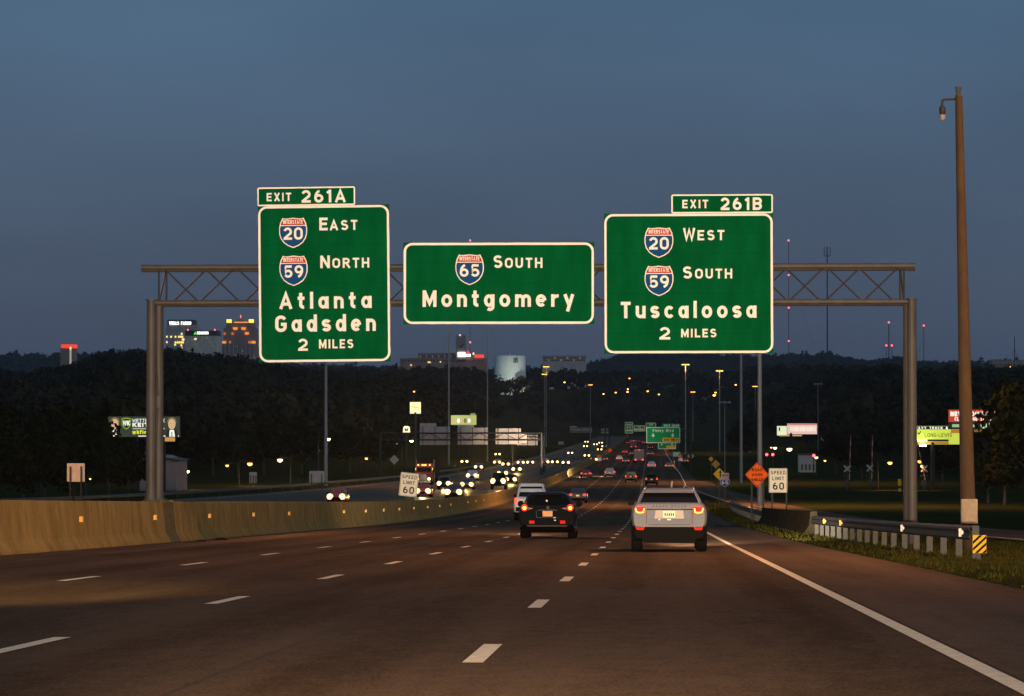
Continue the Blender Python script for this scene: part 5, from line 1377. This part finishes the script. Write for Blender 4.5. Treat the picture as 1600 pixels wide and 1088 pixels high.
g.panel(1035.2, 684.2, 1060.4, 690.6, S_YEL, 'exit_only_panel', .01, -.014)
g.words([('EXIT ONLY', 1037.5, 1058.5, 685.6, 689.2)], 'exit_only_lettering', S_BLACK, .22, .3, -.02)
for ax in (1020.6, 1051):
    MB().prism([(g.u(ax-.9), g.v(677)), (g.u(ax+.9), g.v(677)), (g.u(ax+.9), g.v(680)), (g.u(ax+3), g.v(680)), (g.u(ax), g.v(683.6)), (g.u(ax-3), g.v(680)), (g.u(ax-.9), g.v(680))], -.016, -.004).build('arrow', S_WHITE, g.o)
g = far_green('far_exit_sign', 'smaller green and yellow roadside sign below the Finley sign', 1028.2, 690, 1056.4, 702, 760, [], .8)
g.panel(1041, 696.5, 1055.4, 701, S_YEL, 'exit_only_panel', .01, -.02); posts_for(g, (1033, 1051), 702, 760, .08, GALV_POST)
for ax in (1034, 1050): MB().prism([(g.u(ax-.5), g.v(693)), (g.u(ax+.5), g.v(693)), (g.u(ax+1.3), g.v(694.6)), (g.u(ax), g.v(696.3)), (g.u(ax-1.3), g.v(694.6))], -.02, -.008).build('arrow', S_WHITE, g.o)
far_gantry('distant gantry carrying three small green signs', -15.2, 9.5, 1080, W(1000, 672, 1080).z, W(1000, 667.5, 1080).z)
far_green('far_guide_sign', 'distant small green sign, leftmost and tallest of three', 976.2, 659.6, 989.4, 677.6, 1078, [('SOUTH', 978.5, 987, 662.5, 665), ('59', 979, 986, 666.5, 669.5), ('GADSDEN', 977.8, 987.8, 671.4, 674)], .7)
far_green('far_guide_sign', 'distant small green sign, low middle one of three', 990.4, 665, 1007.6, 674.4, 1078, [('65', 997, 1001, 666.3, 668.8), ('MONTGOMERY', 991.8, 1006, 670, 672.6)], .7)
far_green('far_guide_sign', 'distant small green sign, right one partly behind the Finley sign', 1009, 660.6, 1025.2, 676, 1078, [('20', 1014, 1020, 662, 665)], .7)
g = far_green('far_guide_sign', 'small green sign right of the road below the Finley sign', 1051.6, 706.4, 1063, 713.6, 700, [('EXIT', 1053.5, 1060.5, 708, 712)], .5)
posts_for(g, (1053.5, 1061), 713.4, 700, .06, GALV_POST)

# work-zone signs and panels
for px, py, r, Y, lab in ((953, 703.8, 3.6, 900, 'small orange diamond left of the southbound queue'), (1040, 704, 3.6, 900, 'small orange diamond right of the southbound queue')):
    diamond('work_zone_sign', lab, px, py, r, Y, S_ORANGE, group='far work-zone signs')
for px, py0, py1, Y, lab in ((936.5, 711.4, 720.5, 760, 'orange and white panel at the barrier left of the queue'), (1063, 711.6, 720.6, 760, 'orange and white panel on the right verge')):
    g = Sign('work_zone_marker', lab, 'road sign', Y, px, (py0+py1)/2, 'far work-zone signs')
    g.panel(px-3.2, py0, px+3.2, (py0+py1)/2-.4, S_ORANGE, 'orange_plate', .03); g.panel(px-3.2, (py0+py1)/2-.2, px+3.2, py1, S_WHITE, 'white_plate', .03)
    posts_for(g, (px,), py1-1, Y, .05, GALV_POST)

# railroad crossing gates on the right
G_RED = mat('gate_red', (.45, .05, .04), .6); G_WHITE = mat('gate_white', (.4, .38, .34), .6)
for px, Y, tilt, lab in ((1322, 430, 2, 'railroad crossing gate with raised arm, left of three'), (1357, 440, 1, 'railroad crossing gate with raised arm, middle of three'), (1441, 430, -12, 'railroad crossing gate with slanted raised arm beside the gantry post')):
    X = (px-VX)/F*Y; z0 = float(ground_z(X, Y))
    o = empty('crossing_gate', (X, Y, z0), 0, lab, 'crossing gate', 'railroad crossing gates')
    MB().tube((0, 0, -.2), (0, 0, 3.4), .08, n=8).build('mast', GALV, o)
    for s_ in (45, -45):
        c, sn = math.cos(R(s_)), math.sin(R(s_))
        MB().prism([(-.6*c-.11*sn, 2.9-.6*sn+.11*c), (-.6*c+.11*sn, 2.9-.6*sn-.11*c), (.6*c+.11*sn, 2.9+.6*sn-.11*c), (.6*c-.11*sn, 2.9+.6*sn+.11*c)], -.12 - (.03 if s_ > 0 else 0), -.10 - (.03 if s_ > 0 else 0)).build('crossbuck_board', G_WHITE, o)
    MB().box((-.5, -.1, 1.9), (.5, 0, 2.0)).build('lamp_bar', POST_K, o)
    for s_ in (-.4, .4): MB().lathe([(0, -.05), (.18, -.05), (.18, .05), (0, .05)], (s_, -.15, 1.95), 'Y', 12).build('signal_lamp', POST_K, o)
    MB().box((-.3, -.2, .6), (.3, .3, 1.3)).build('gate_machine', GALV, o)
    for k in range(8):
        a, b = .5 + k*.75, .5 + (k+1)*.75; t = math.tan(R(tilt))
        MB().tube((.25 + a*t, -.3, .9+a), (.25 + b*t, -.3, .9+b), .06, n=6).build('arm_stripe', G_RED if k % 2 else G_WHITE, o)
g = Sign('yellow_marker_post', 'yellow marker figure-shaped sign post left of the right gantry post', 'road sign', 420, 1405.5, 756)
g.panel(1403, 749, 1408, 759, S_YEL, d=.04); g.panel(1404, 763, 1407.5, 771, S_YEL, 'lower_plate', .04); posts_for(g, (1405.5,), 771, 420, .05, GALV_POST)

# ================================================================== BUILDINGS
def bldg(name, label, px0, px1, Y, zbase, group=None, cat='building'):
    X0, X1 = (px0-VX)/F*Y, (px1-VX)/F*Y
    return empty(name, ((X0+X1)/2, Y, zbase), 0, label, cat, group), (X1-X0)/2
WIN_D = mat('window_dark', (.03, .03, .035), .3); WIN_L = glow('window_lit', (1.0, .72, .22), 1.5); WIN_F = glow('window_faint', (.5, .40, .24), .35)
TOWN = 'downtown towers on the skyline'
Yd = 4400; KD = Yd/F
def zpx(py, Y): return (HZ - py)/F*Y
stone = mat('tower_stone', (.58, .52, .45), .8, noise=(.08, .15, (1, 1, 1))); tan = mat('tower_tan', (.85, .72, .57), .8, noise=(.12, .12, (1, 1, 1))); dark = mat('tower_dark_cap', (.035, .035, .045), .6); brown = mat('tower_brown', (.40, .27, .20), .8)
SGN = glow('sign_lit_white', (1.0, .97, .86), 2.2)
# tower with the dark crown and white bank lettering
o, hw = bldg('office_tower', 'grey skyscraper with dark crown and white lit Wells Fargo lettering', 256, 302, Yd, 0, TOWN)
zt_ = zpx(499, Yd); px = lambda p: (p-279)*KD
MB().box((px(256), 0, 0), (px(300), 38, zpx(507, Yd))).build('shaft', stone, o)
MB().box((px(258), -.8, zpx(507, Yd)+.01), (px(298), 38.5, zt_)).build('crown', dark, o)
MB().box((px(299.9), 5, 0), (px(304), 36, zpx(509, Yd))).build('side_wing', stone, o)
mb = MB(); text(mb, 'WELLS FARGO', px(261), px(295.5), zpx(507, Yd), 4.6, .26, -1.4, .14); mb.build('lettering', SGN, o)
for k in range(14): MB().box((px(257+k*3.05), -.5, 0), (px(257+k*3.05)+1.0, 0, zpx(507.5, Yd))).build('facade_fin', stone, o)
for a, b in ((256, 525.6), (262.6, 525.6), (269.5, 525.6), (275, 525.6), (278, 525.6), (280.5, 525.6), (279.5, 521), (256, 534), (269.6, 534.5), (273, 534.5), (276, 534.5), (279, 534.5), (281, 530), (269, 538), (278.8, 539), (279.5, 543), (282.5, 530), (281.5, 534.5)):
    MB().box((px(a), -1.0, zpx(b+1.5, Yd)), (px(a+2.3), -.55, zpx(b-1.2, Yd))).build('window', WIN_L, o)
# tan block with dark top band and lettering
o, hw = bldg('office_block', 'pale tan office block with black top band and white lettering beside it', 286, 335.5, Yd - 200, 0, TOWN)
Yr = Yd - 200; KR = Yr/F; px = lambda p: (p-310.75)*KR
MB().box((px(286.6), 0, 0), (px(335), 40, zpx(524, Yr))).build('shaft', tan, o)
MB().box((px(286), -.6, zpx(524, Yr)+.01), (px(335.6), 40.5, zpx(516, Yr))).build('top_band', dark, o)
mb = MB(); text(mb, 'REGIONS', px(305), px(323), zpx(522, Yr), 3.6, .27, -1.2, .14); mb.build('lettering', SGN, o)
MB().prism([(px(299.4), zpx(522.2, Yr)), (px(304.4), zpx(522.2, Yr)), (px(301.9), zpx(517.6, Yr))], -1.3, -.7).build('triangle_logo', glow('logo_green', (.08, .80, .04), 1.2), o)
for x_ in (289.4, 332): MB().box((px(x_)-.8, 4, zpx(516, Yr)), (px(x_)+.8, 5.6, zpx(513.6, Yr))).build('warning_lamp', L_RED, o)
MB().box((px(300.5), -.4, zpx(530.6, Yr)), (px(303.8), 0, zpx(528, Yr))).build('window', WIN_L, o)
for i in range(18):
    for j in range(9):
        if (i*7+j*5) % 4 == 0: MB().box((px(288.5+i*2.55), -.25, zpx(555.2-j*3.4, Yr)), (px(289.9+i*2.55), -.003, zpx(553.6-j*3.4, Yr))).build('window', WIN_F if (i+j) % 5 == 0 else mat('window_grey', (.36, .32, .26), .5), o)
spot(o, (0, -70, 20), 800000, (1.0, .84, .62), 80, .9, 'facade_floodlight', (0, 1, 1.0), 2)
# ornate brown tower with orange crown lights
o, hw = bldg('crown_tower', 'brown stepped skyscraper with orange lit crown and pyramid roof', 343, 397, Yd, 0, TOWN)
px = lambda p: (p-370)*KD; Z = lambda p: zpx(p, Yd)
ORG = glow('crown_orange', (1.0, .30, .03), 1.1); ORD = glow('crown_orange_dim', (.75, .20, .03), .7); YEL = glow('crown_yellow', (1.0, .66, .06), 2.0)
MB().box((px(344), 2, 0), (px(397), 46, Z(535))).build('base_shaft', brown, o)
MB().box((px(346), 3, Z(535)+.01), (px(395), 45, Z(512))).build('mid_shaft', brown, o)
MB().box((px(350), 5, Z(512)+.01), (px(391), 43, Z(504))).build('upper_shaft', brown, o)
MB().add([(px(359), 8, Z(504)), (px(381), 8, Z(504)), (px(381), 40, Z(504)), (px(359), 40, Z(504)), (px(370), 24, Z(495.6))], [(0, 1, 4), (1, 2, 4), (2, 3, 4), (3, 0, 4)]).build('pyramid_roof', brown, o)
MB().box((px(362.5), 6.9, Z(506.8)), (px(383.5), 7.6, Z(502))).build('lit_frieze', ORG, o)
for a in (350.5, 385.5):
    MB().box((px(a), 3.6, Z(512)), (px(a+7), 9, Z(502.5))).build('turret', brown, o)
    MB().box((px(a+.3), 3.0, Z(503.6)), (px(a+7.4), 9.4, Z(498.4))).build('turret_lamp', YEL, o)
for a in (360.5, 373.6): MB().prism([(px(a), Z(511)), (px(a+8.6), Z(511)), (px(a+7), Z(515)), (px(a+1.6), Z(515))], 1.0, 1.8).build('lit_gable', YEL if False else ORG, o)
for a, b, w_, m in ((346.5, 521, 3, ORD), (358.5, 521, 4, ORD), (380, 520.5, 6, ORG), (344.2, 534.5, 6, ORG), (355, 534.3, 3, ORD), (385.3, 534.5, 4.5, ORD), (390.5, 534.5, 6.5, ORG)):
    MB().box((px(a), 1.0, Z(b+1.8)), (px(a+w_), 1.9, Z(b-1.8))).build('lit_cornice', m, o)
for k in range(16): MB().box((px(345+k*3.25), 1.3, 0), (px(345+k*3.25)+1.2, 2, Z(536))).build('pilaster', stone if k % 2 else brown, o)
for k, (a, b) in enumerate(((364.5, 555), (376, 554), (365, 558.6), (368, 558.4), (372, 558.6), (376, 558.6), (387, 559.6), (393.5, 555), (394, 559), (365.5, 541), (376, 548))): MB().box((px(a), .8, Z(b+.8)), (px(a+1.3), 1.25, Z(b-.8))).build('window', WIN_F if k % 2 else mat('window_pale', (.7, .68, .6), .5, emit=(.6, .6, .5), strength=.35), o)
MB().box((px(369.5), 23.4, Z(495.6)), (px(370.5), 24.6, Z(491))).build('warning_lamp', L_RED, o)
spot(o, (-20, -70, 20), 800000, (1.0, .46, .18), 70, .9, 'facade_floodlight', (.25, 1, 1.1), 2); spot(o, (25, -70, 20), 800000, (1.0, .46, .18), 70, .9, 'facade_floodlight', (-.25, 1, 1.1), 2)
# block with red lit crown
o, hw = bldg('red_crown_block', 'dark block with red lit crown above the far left treeline', 88, 110, 3300, 0, TOWN)
Yx = 3300; px = lambda p: (p-99)*Yx/F; Z = lambda p: zpx(p, Yx)
MB().box((px(88.5), 0, 0), (px(109.5), 20, Z(543.5))).build('shaft', brown, o)
MB().box((px(90), -.3, Z(543)), (px(109.8), 20.2, Z(537.6))).build('lit_crown', glow('crown_red', (1.0, .045, .02), 1.2), o)
MB().box((px(103.4), -.6, 0), (px(106), -.003, Z(541))).build('lit_stair_strip', glow('stair_strip', (.62, .58, .48), .55), o)
MB().box((px(103.6), -1.0, Z(545.4)), (px(105.8), -.62, Z(542))).build('window', WIN_L, o)
# hospital hill: long brown building with clock tower
o, hw = bldg('long_brick_building', 'long brown building with square clock tower on the middle skyline', 620, 760, 3000, 0)
Yh = 3000; px = lambda p: (p-690)*Yh/F; Z = lambda p: zpx(p, Yh); br = mat('brick_brown', (.42, .27, .21), .85, noise=(.2, .15, (1, 1, 1)))
MB().box((px(624), 0, 0), (px(759), 24, Z(559.5))).build('lower_wing', br, o)
MB().box((px(652), 6, Z(559.5)+.01), (px(716), 22, Z(551.5))).build('upper_wing', br, o)
MB().box((px(712), -1.5, Z(562)), (px(727.5), 8, Z(527))).build('clock_tower', mat('tower_concrete', (.40, .34, .29), .85), o)
MB().box((px(713), -1.0, Z(527)+.01), (px(716), 7, Z(523.6))).build('tower_pinnacle', br, o); MB().box((px(722), -1.0, Z(527)+.01), (px(727), 7, Z(524))).build('tower_pinnacle', br, o)
mb = MB(); ribbon(mb, [(px(717.5), Z(541)), (px(720.5), Z(542.5)), (px(724), Z(537.5))], 1.0, lambda q: q, -1.7); mb.build('clock_hands', dark, o)
MB().box((px(717.6), -2, Z(524.4)), (px(719.4), -1, Z(522.6))).build('tower_lamp', glow('tower_lamp_lit', (1, .55, .4), 2.5), o)
MB().box((px(715.2), -2.6, Z(557.8)), (px(727), -2, Z(550.4))).build('lit_sign_block', SGN, o); MB().box((px(727), -2.6, Z(557.6)), (px(735.4), -2, Z(553.4))).build('lit_sign_block', SGN, o)
MB().box((px(716), -3, Z(555.6)), (px(724), -2.65, Z(554.2))).build('sign_gap', dark, o)
MB().prism([(px(728), Z(553)), (px(734.6), Z(553)), (px(731.4), Z(547.4))], -2.6, -2).build('lit_triangle', glow('sign_lit_red', (1, .03, .04), 1.6), o)
MB().box((px(741.4), -2, Z(559)), (px(756), -1.4, Z(554.4))).build('lit_red_sign', glow('sign_lit_red_orange', (1, .06, .03), 1.3), o)
MB().box((px(738.6), -2, Z(554.4)), (px(741), -1.4, Z(551))).build('window', WIN_L, o)
for a in range(18): MB().box((px(655+a*3.2), 5.2, Z(557.5)), (px(656.3+a*3.2), 5.99, Z(555.5))).build('window', WIN_F if a % 3 == 0 else WIN_D, o)
for a, b in ((668, 566), (670.6, 566), (687, 565.4), (641, 570.6)): MB().box((px(a), -.6, Z(b+1)), (px(a+1.7), -.003, Z(b-1))).build('window', WIN_L, o)
for a in range(26): MB().box((px(627+a*5), -.4, Z(565)), (px(628.8+a*5), -.003, Z(562.6))).build('window', WIN_D, o)
# water tank
Yt = 2500; c = W(796, 590, Yt); rt = 24.6*Yt/F
o = empty('water_tank', (c.x, Yt + rt, c.z - 14), 0, 'large pale round water tank with a dark square emblem', 'water tank')
zt_ = W(796, 556.5, Yt).z - (c.z - 14)
TANKM = mat('tank_paint', (.85, .92, .86), .6, noise=(.15, .12, (1, 1, .3)))
MB().lathe([(rt, 0), (rt, zt_)], n=48).build('shell', TANKM, o, True)
MB().lathe([(rt*1.01, zt_-.2), (rt*1.01, zt_+.15), (rt*.5, zt_+.9), (0, zt_+1.1)], n=48).build('roof', TANKM, o, True)
mb = MB().box((3.2, -rt-.35, zt_-5.2), (6.5, -rt+.8, zt_-1.8)); mb.build('emblem', dark, o)
for k in range(2): MB().box((3.6+k*1.4, -rt-.42, zt_-4.6), (4.4+k*1.4, -rt-.36, zt_-2.4)).build('emblem_mark', stone, o)
MB().box((-.4, -.4, zt_+.9), (.4, .4, zt_+2.4)).build('roof_vent', TANKM, o)
spot(o, (rt*.8, -rt-40, 8), 30000, (.95, 1.0, .85), 80, .9, 'tank_fill_spot', (-.15, 1, .05), 1)  # added spot that brightens the tank in place of dusk light
# long low pale building right of the tank
o, hw = bldg('low_pale_building', 'long low pale building on the skyline right of the water tank', 844, 917, 3000, 0)
px = lambda p: (p-880)*Yh/F; Z = lambda p: zpx(p, Yh); pale = mat('pale_facade', (.70, .56, .48), .85, noise=(.2, .15, (1, 1, 1)))
MB().box((px(847), 0, 0), (px(915), 18, Z(556.8))).build('wall', pale, o); MB().box((px(846), -.6, Z(556.8)+.01), (px(916), 18.6, Z(555.8))).build('roof_edge', stone, o)
for a in range(20):
    for b in (559.4, 562.8): MB().box((px(849+a*3.3), -.5, Z(b+1)), (px(850.9+a*3.3), -.003, Z(b-.7))).build('window', WIN_D if (a+int(b)) % 6 else WIN_F, o)
# far right block
o, hw = bldg('far_right_block', 'low pale block on the skyline right of the camera pole', 1548, 1600, 2800, 0)
px = lambda p: (p-1575)*2800/F; Z = lambda p: zpx(p, 2800)
MB().box((px(1546), 0, 0), (px(1606), 14, Z(563))).build('wall', br, o)
for a in range(13): MB().box((px(1549+a*4.2), -.5, Z(569)), (px(1551+a*4.2), -.003, Z(565))).build('pilaster', pale, o)
# pale roadside building at left
Yp = 420; a0, a1 = W(244, 770, Yp), W(277, 770, Yp)
o = empty('roadside_building', (a0.x, Yp, float(ground_z(a0.x, Yp))), 0, 'pale lit gable wall of a low building right of the left gantry post', 'building')
zg = o.location.z; wv = a1.x - a0.x
PW = mat('pale_wall', (.42, .29, .25), .9, spec=0.0, noise=(.8, .1, (1, 1, 1)))
MB().prism([(-2.2, -.3), (wv, -.3), (wv, W(0, 721, Yp).z - zg), (.9, W(0, 712.5, Yp).z - zg), (-2.2, W(0, 709, Yp).z - zg)], 0, 9).build('wall', PW, o)
MB().prism([(-2.5, W(0, 708, Yp).z - zg), (wv+.2, W(0, 720.6, Yp).z - zg), (wv+.2, W(0, 718.8, Yp).z - zg), (-2.5, W(0, 706.4, Yp).z - zg)], -.4, 9.3).build('roof', dark, o)
for k in range(5): MB().box((wv-1.25+k*.28, -.12, .1), (wv-1.13+k*.28, -.003, 1.7)).build('picket', G_WHITE, o)
MB().box((-.6, -.1, -.1), (1.1, -.003, 2.6)).build('dark_opening', dark, o)
# hotel beside the traffic signals
Yq = 640; a0 = W(1262, 720, Yq)
o = empty('hotel_building', (a0.x, Yq, float(ground_z(a0.x, Yq))), 0, 'small white lit building with red roof sign under the pole billboard', 'building')
zg = o.location.z
WL2 = glow('glowing_stucco', (.30, .30, .27), .12)  # lighting on the wall put in as faint emission
MB().box((-1.5, 0, -.3), (1.6, 8, W(0, 711, Yq).z - zg)).build('wall', WL2, o); MB().box((-1.6, -.3, W(0, 711, Yq).z - zg + .01), (1.7, 8.2, W(0, 709, Yq).z - zg)).build('roof', mat('roof_red', (.3, .05, .04), .7), o)
for k in range(4): MB().box((-1.3+k*.75, -.1, .4), (-.9+k*.75, -.003, 1.6)).build('window', WIN_D, o)
# small hillside house, roofs and white things seen among trees
for px_, py_, w_, h_, Y_, col_, lab in ((147, 598, 9, 6, 860, (.4, .26, .18), 'small house lit orange on the left wooded hill'), (262, 588, 22, 5, 1180, (.5, .5, .48), 'long pale house on the left hill below the towers'), (385, 584, 4, 6, 1200, (.5, .5, .5), 'small white gable on the hill left of the left sign'),
        (1104, 617, 18, 8, 1350, (.42, .26, .18), 'roof lit by an orange lamp under the right sign'), (1343, 641, 10, 4, 900, (.5, .45, .33), 'small pale house roof on the right hill'), (1288, 682, 7, 8, 700, (.5, .52, .52), 'small pale kiosk right of the pole billboard'), (1494, 654, 10, 6, 620, (.3, .3, .32), 'dim grey roof above the yellow billboard')):
    best = min(np.arange(500, 2700, 20), key=lambda q: abs(float(ground_z((px_-VX)/F*q, q)) - (W(px_, py_, q).z - h_*q/F)))
    w_ *= best/Y_ * Y_/best; Y_ = float(best)
    c = W(px_, py_, Y_); k_ = Y_/F; zg = float(ground_z(c.x, Y_)); zz = min(zg, c.z - h_*k_)
    o = empty('hill_house', (c.x, Y_, zz), 0, lab, 'house', 'houses among the trees')
    hw_ = w_*k_/2; hh = c.z - zz
    m_ = mat('house_wall_%d' % px_, col_, .8)
    MB().box((-hw_, 0, 0), (hw_, 7, hh)).build('wall', m_, o)
    MB().add([(-hw_*1.1, -.4, hh), (hw_*1.1, -.4, hh), (hw_*1.1, 7.4, hh), (-hw_*1.1, 7.4, hh), (-hw_*.9, 3.5, hh + hw_*.5), (hw_*.9, 3.5, hh + hw_*.5)], [(0, 1, 5, 4), (2, 3, 4, 5), (1, 2, 5), (3, 0, 4)]).build('roof', m_, o)
    MB().box((-hw_*.5, -.08, hh*.35), (-hw_*.1, -.003, hh*.75)).build('window', WIN_D, o)

# antenna masts with red lamps
for px_, pyt, pyb, Y_, r_, lamps, lab in ((1232.5, 374, 560, 5000, .5, (376, 430, 481, 533), 'thin guyed mast with four red lamps right of the Tuscaloosa sign'), (1292.8, 386, 556, 4600, 1.0, (), 'dark tall antenna mast rising behind the right truss'),
        (1389, 503, 560, 4800, .7, (504,), 'antenna mast with red top lamp left of the gantry post'), (1385, 538, 560, 4700, .4, (540,), 'short antenna with red lamp, left of the pair'), (1393.6, 538, 560, 4700, .4, (540,), 'short antenna with red lamp, right of the pair'),
        (1443.6, 508, 566, 4800, .5, (509,), 'antenna mast with red lamp right of the gantry post'), (1585.5, 526, 590, 2500, .35, (), 'thin antenna near the right edge'), (734.5, 374, 560, 4800, .4, (376, 535), 'thin mast with red lamps behind the Montgomery sign')):
    top = W(px_, pyt, Y_); b_ = W(px_, pyb + 25, Y_)
    o = empty('antenna_mast', (b_.x, Y_, b_.z), 0, lab, 'antenna', 'antenna masts on the ridge')
    H = top.z - b_.z
    MB().tube((0, 0, 0), (0, 0, H), r_, r_*.8, 6).build('mast', STEEL_T, o)
    if px_ == 1292.8:
        for s_ in (-4.2, 4.2): MB().tube((s_, 0, H-13), (s_, 0, H), .5, n=6).build('antenna_arm', STEEL_T, o)
        MB().tube((-4.2, 0, H-13), (4.2, 0, H-13), .5, n=6).build('crossarm', STEEL_T, o)
    else:
        for s_ in (-1, 1): MB().tube((s_*H*.25, 0, 0), (0, 0, H*.8), .12, n=4).build('guy_wire', STEEL_T, o)
    for l in lamps: MB().lathe([(0, -1.6), (1.3, -.8), (1.3, .8), (0, 1.6)], (0, 0, W(px_, l, Y_).z - b_.z), n=10).build('red_lamp', L_RED, o)

# guardrail along the northbound ramp
o = empty('ramp_guardrail', (nb_left(250), 250, zr(250)), 0, 'long pale guardrail along the far left ramp', 'guardrail')
b_ = o.location.copy()
pr = [(0, .45), (.06, .5), (.06, .75), (0, .8), (-.04, .8), (-.04, .45)]
MB().rings([[Vector((nb_left(y) - .6 + a, y, zr(y) + z)) - b_ for a, z in pr] for y in np.arange(230, 720, 10)]).build('rail', GALV_POST, o)
pm = MB().box((-.2, -.08, -.1), (-.05, .08, .78)).mesh('post', GALV_POST)
for y in np.arange(232, 700, 8):
    p = new_obj('post', pm, o); p.location = Vector((nb_left(y) - .6, y, zr(y))) - b_

# ================================================================== HAZE
hz = bpy.data.materials.new('haze'); hz.use_nodes = True
hn = hz.node_tree; hn.nodes.remove(hn.nodes['Principled BSDF'])
pv = hn.nodes.new('ShaderNodeVolumePrincipled'); pv.inputs['Anisotropy'].default_value = 0.84; pv.inputs['Density'].default_value = 0.00004; pv.inputs['Color'].default_value = (0.86, 0.9, 1.0, 1)
hn.links.new(pv.outputs[0], hn.nodes['Material Output'].inputs['Volume'])
hb = MB().box((-9400, -60, -20), (7400, 13200, 210)).build('haze', hz)
tag(hb, kind='stuff', label='thin dusk haze filling the valley air')

# scraps on the shoulders
def scrap(label, px, Y, l, w, h, m, rz):
    X = (px-VX)/F*Y; o = empty('road_debris', (X, Y, zr(Y)+.006), rz, label, 'debris', 'debris on the shoulders')
    rs = []
    for k in range(6):
        t = k/5; a = .5 + .5*math.sin(t*3.1); rs.append([(l*(t-.5), w*a*c + .1*math.sin(t*5), h*a*e*(.6+.4*math.sin(k*2.3))) for c, e in ((-.5, 0), (-.35, .8), (.1, 1), (.5, .3), (.45, 0))])
    MB().rings(rs).build('scrap', m, o, True)
scrap('black strip of tyre tread on the right shoulder', 1139, 160, 1.5, .5, .12, TYRE, .1)
scrap('dark scrap at the foot of the median barrier, left one', 311, 97.5, .25, .3, .06, TYRE, .5)
scrap('dark scrap at the foot of the median barrier, right one', 343, 101.5, .25, .3, .1, TYRE, 1.2)
scrap('flat dark scrap on the right pavement edge near the camera', 1583, 46, .3, .25, .03, TYRE, .3)
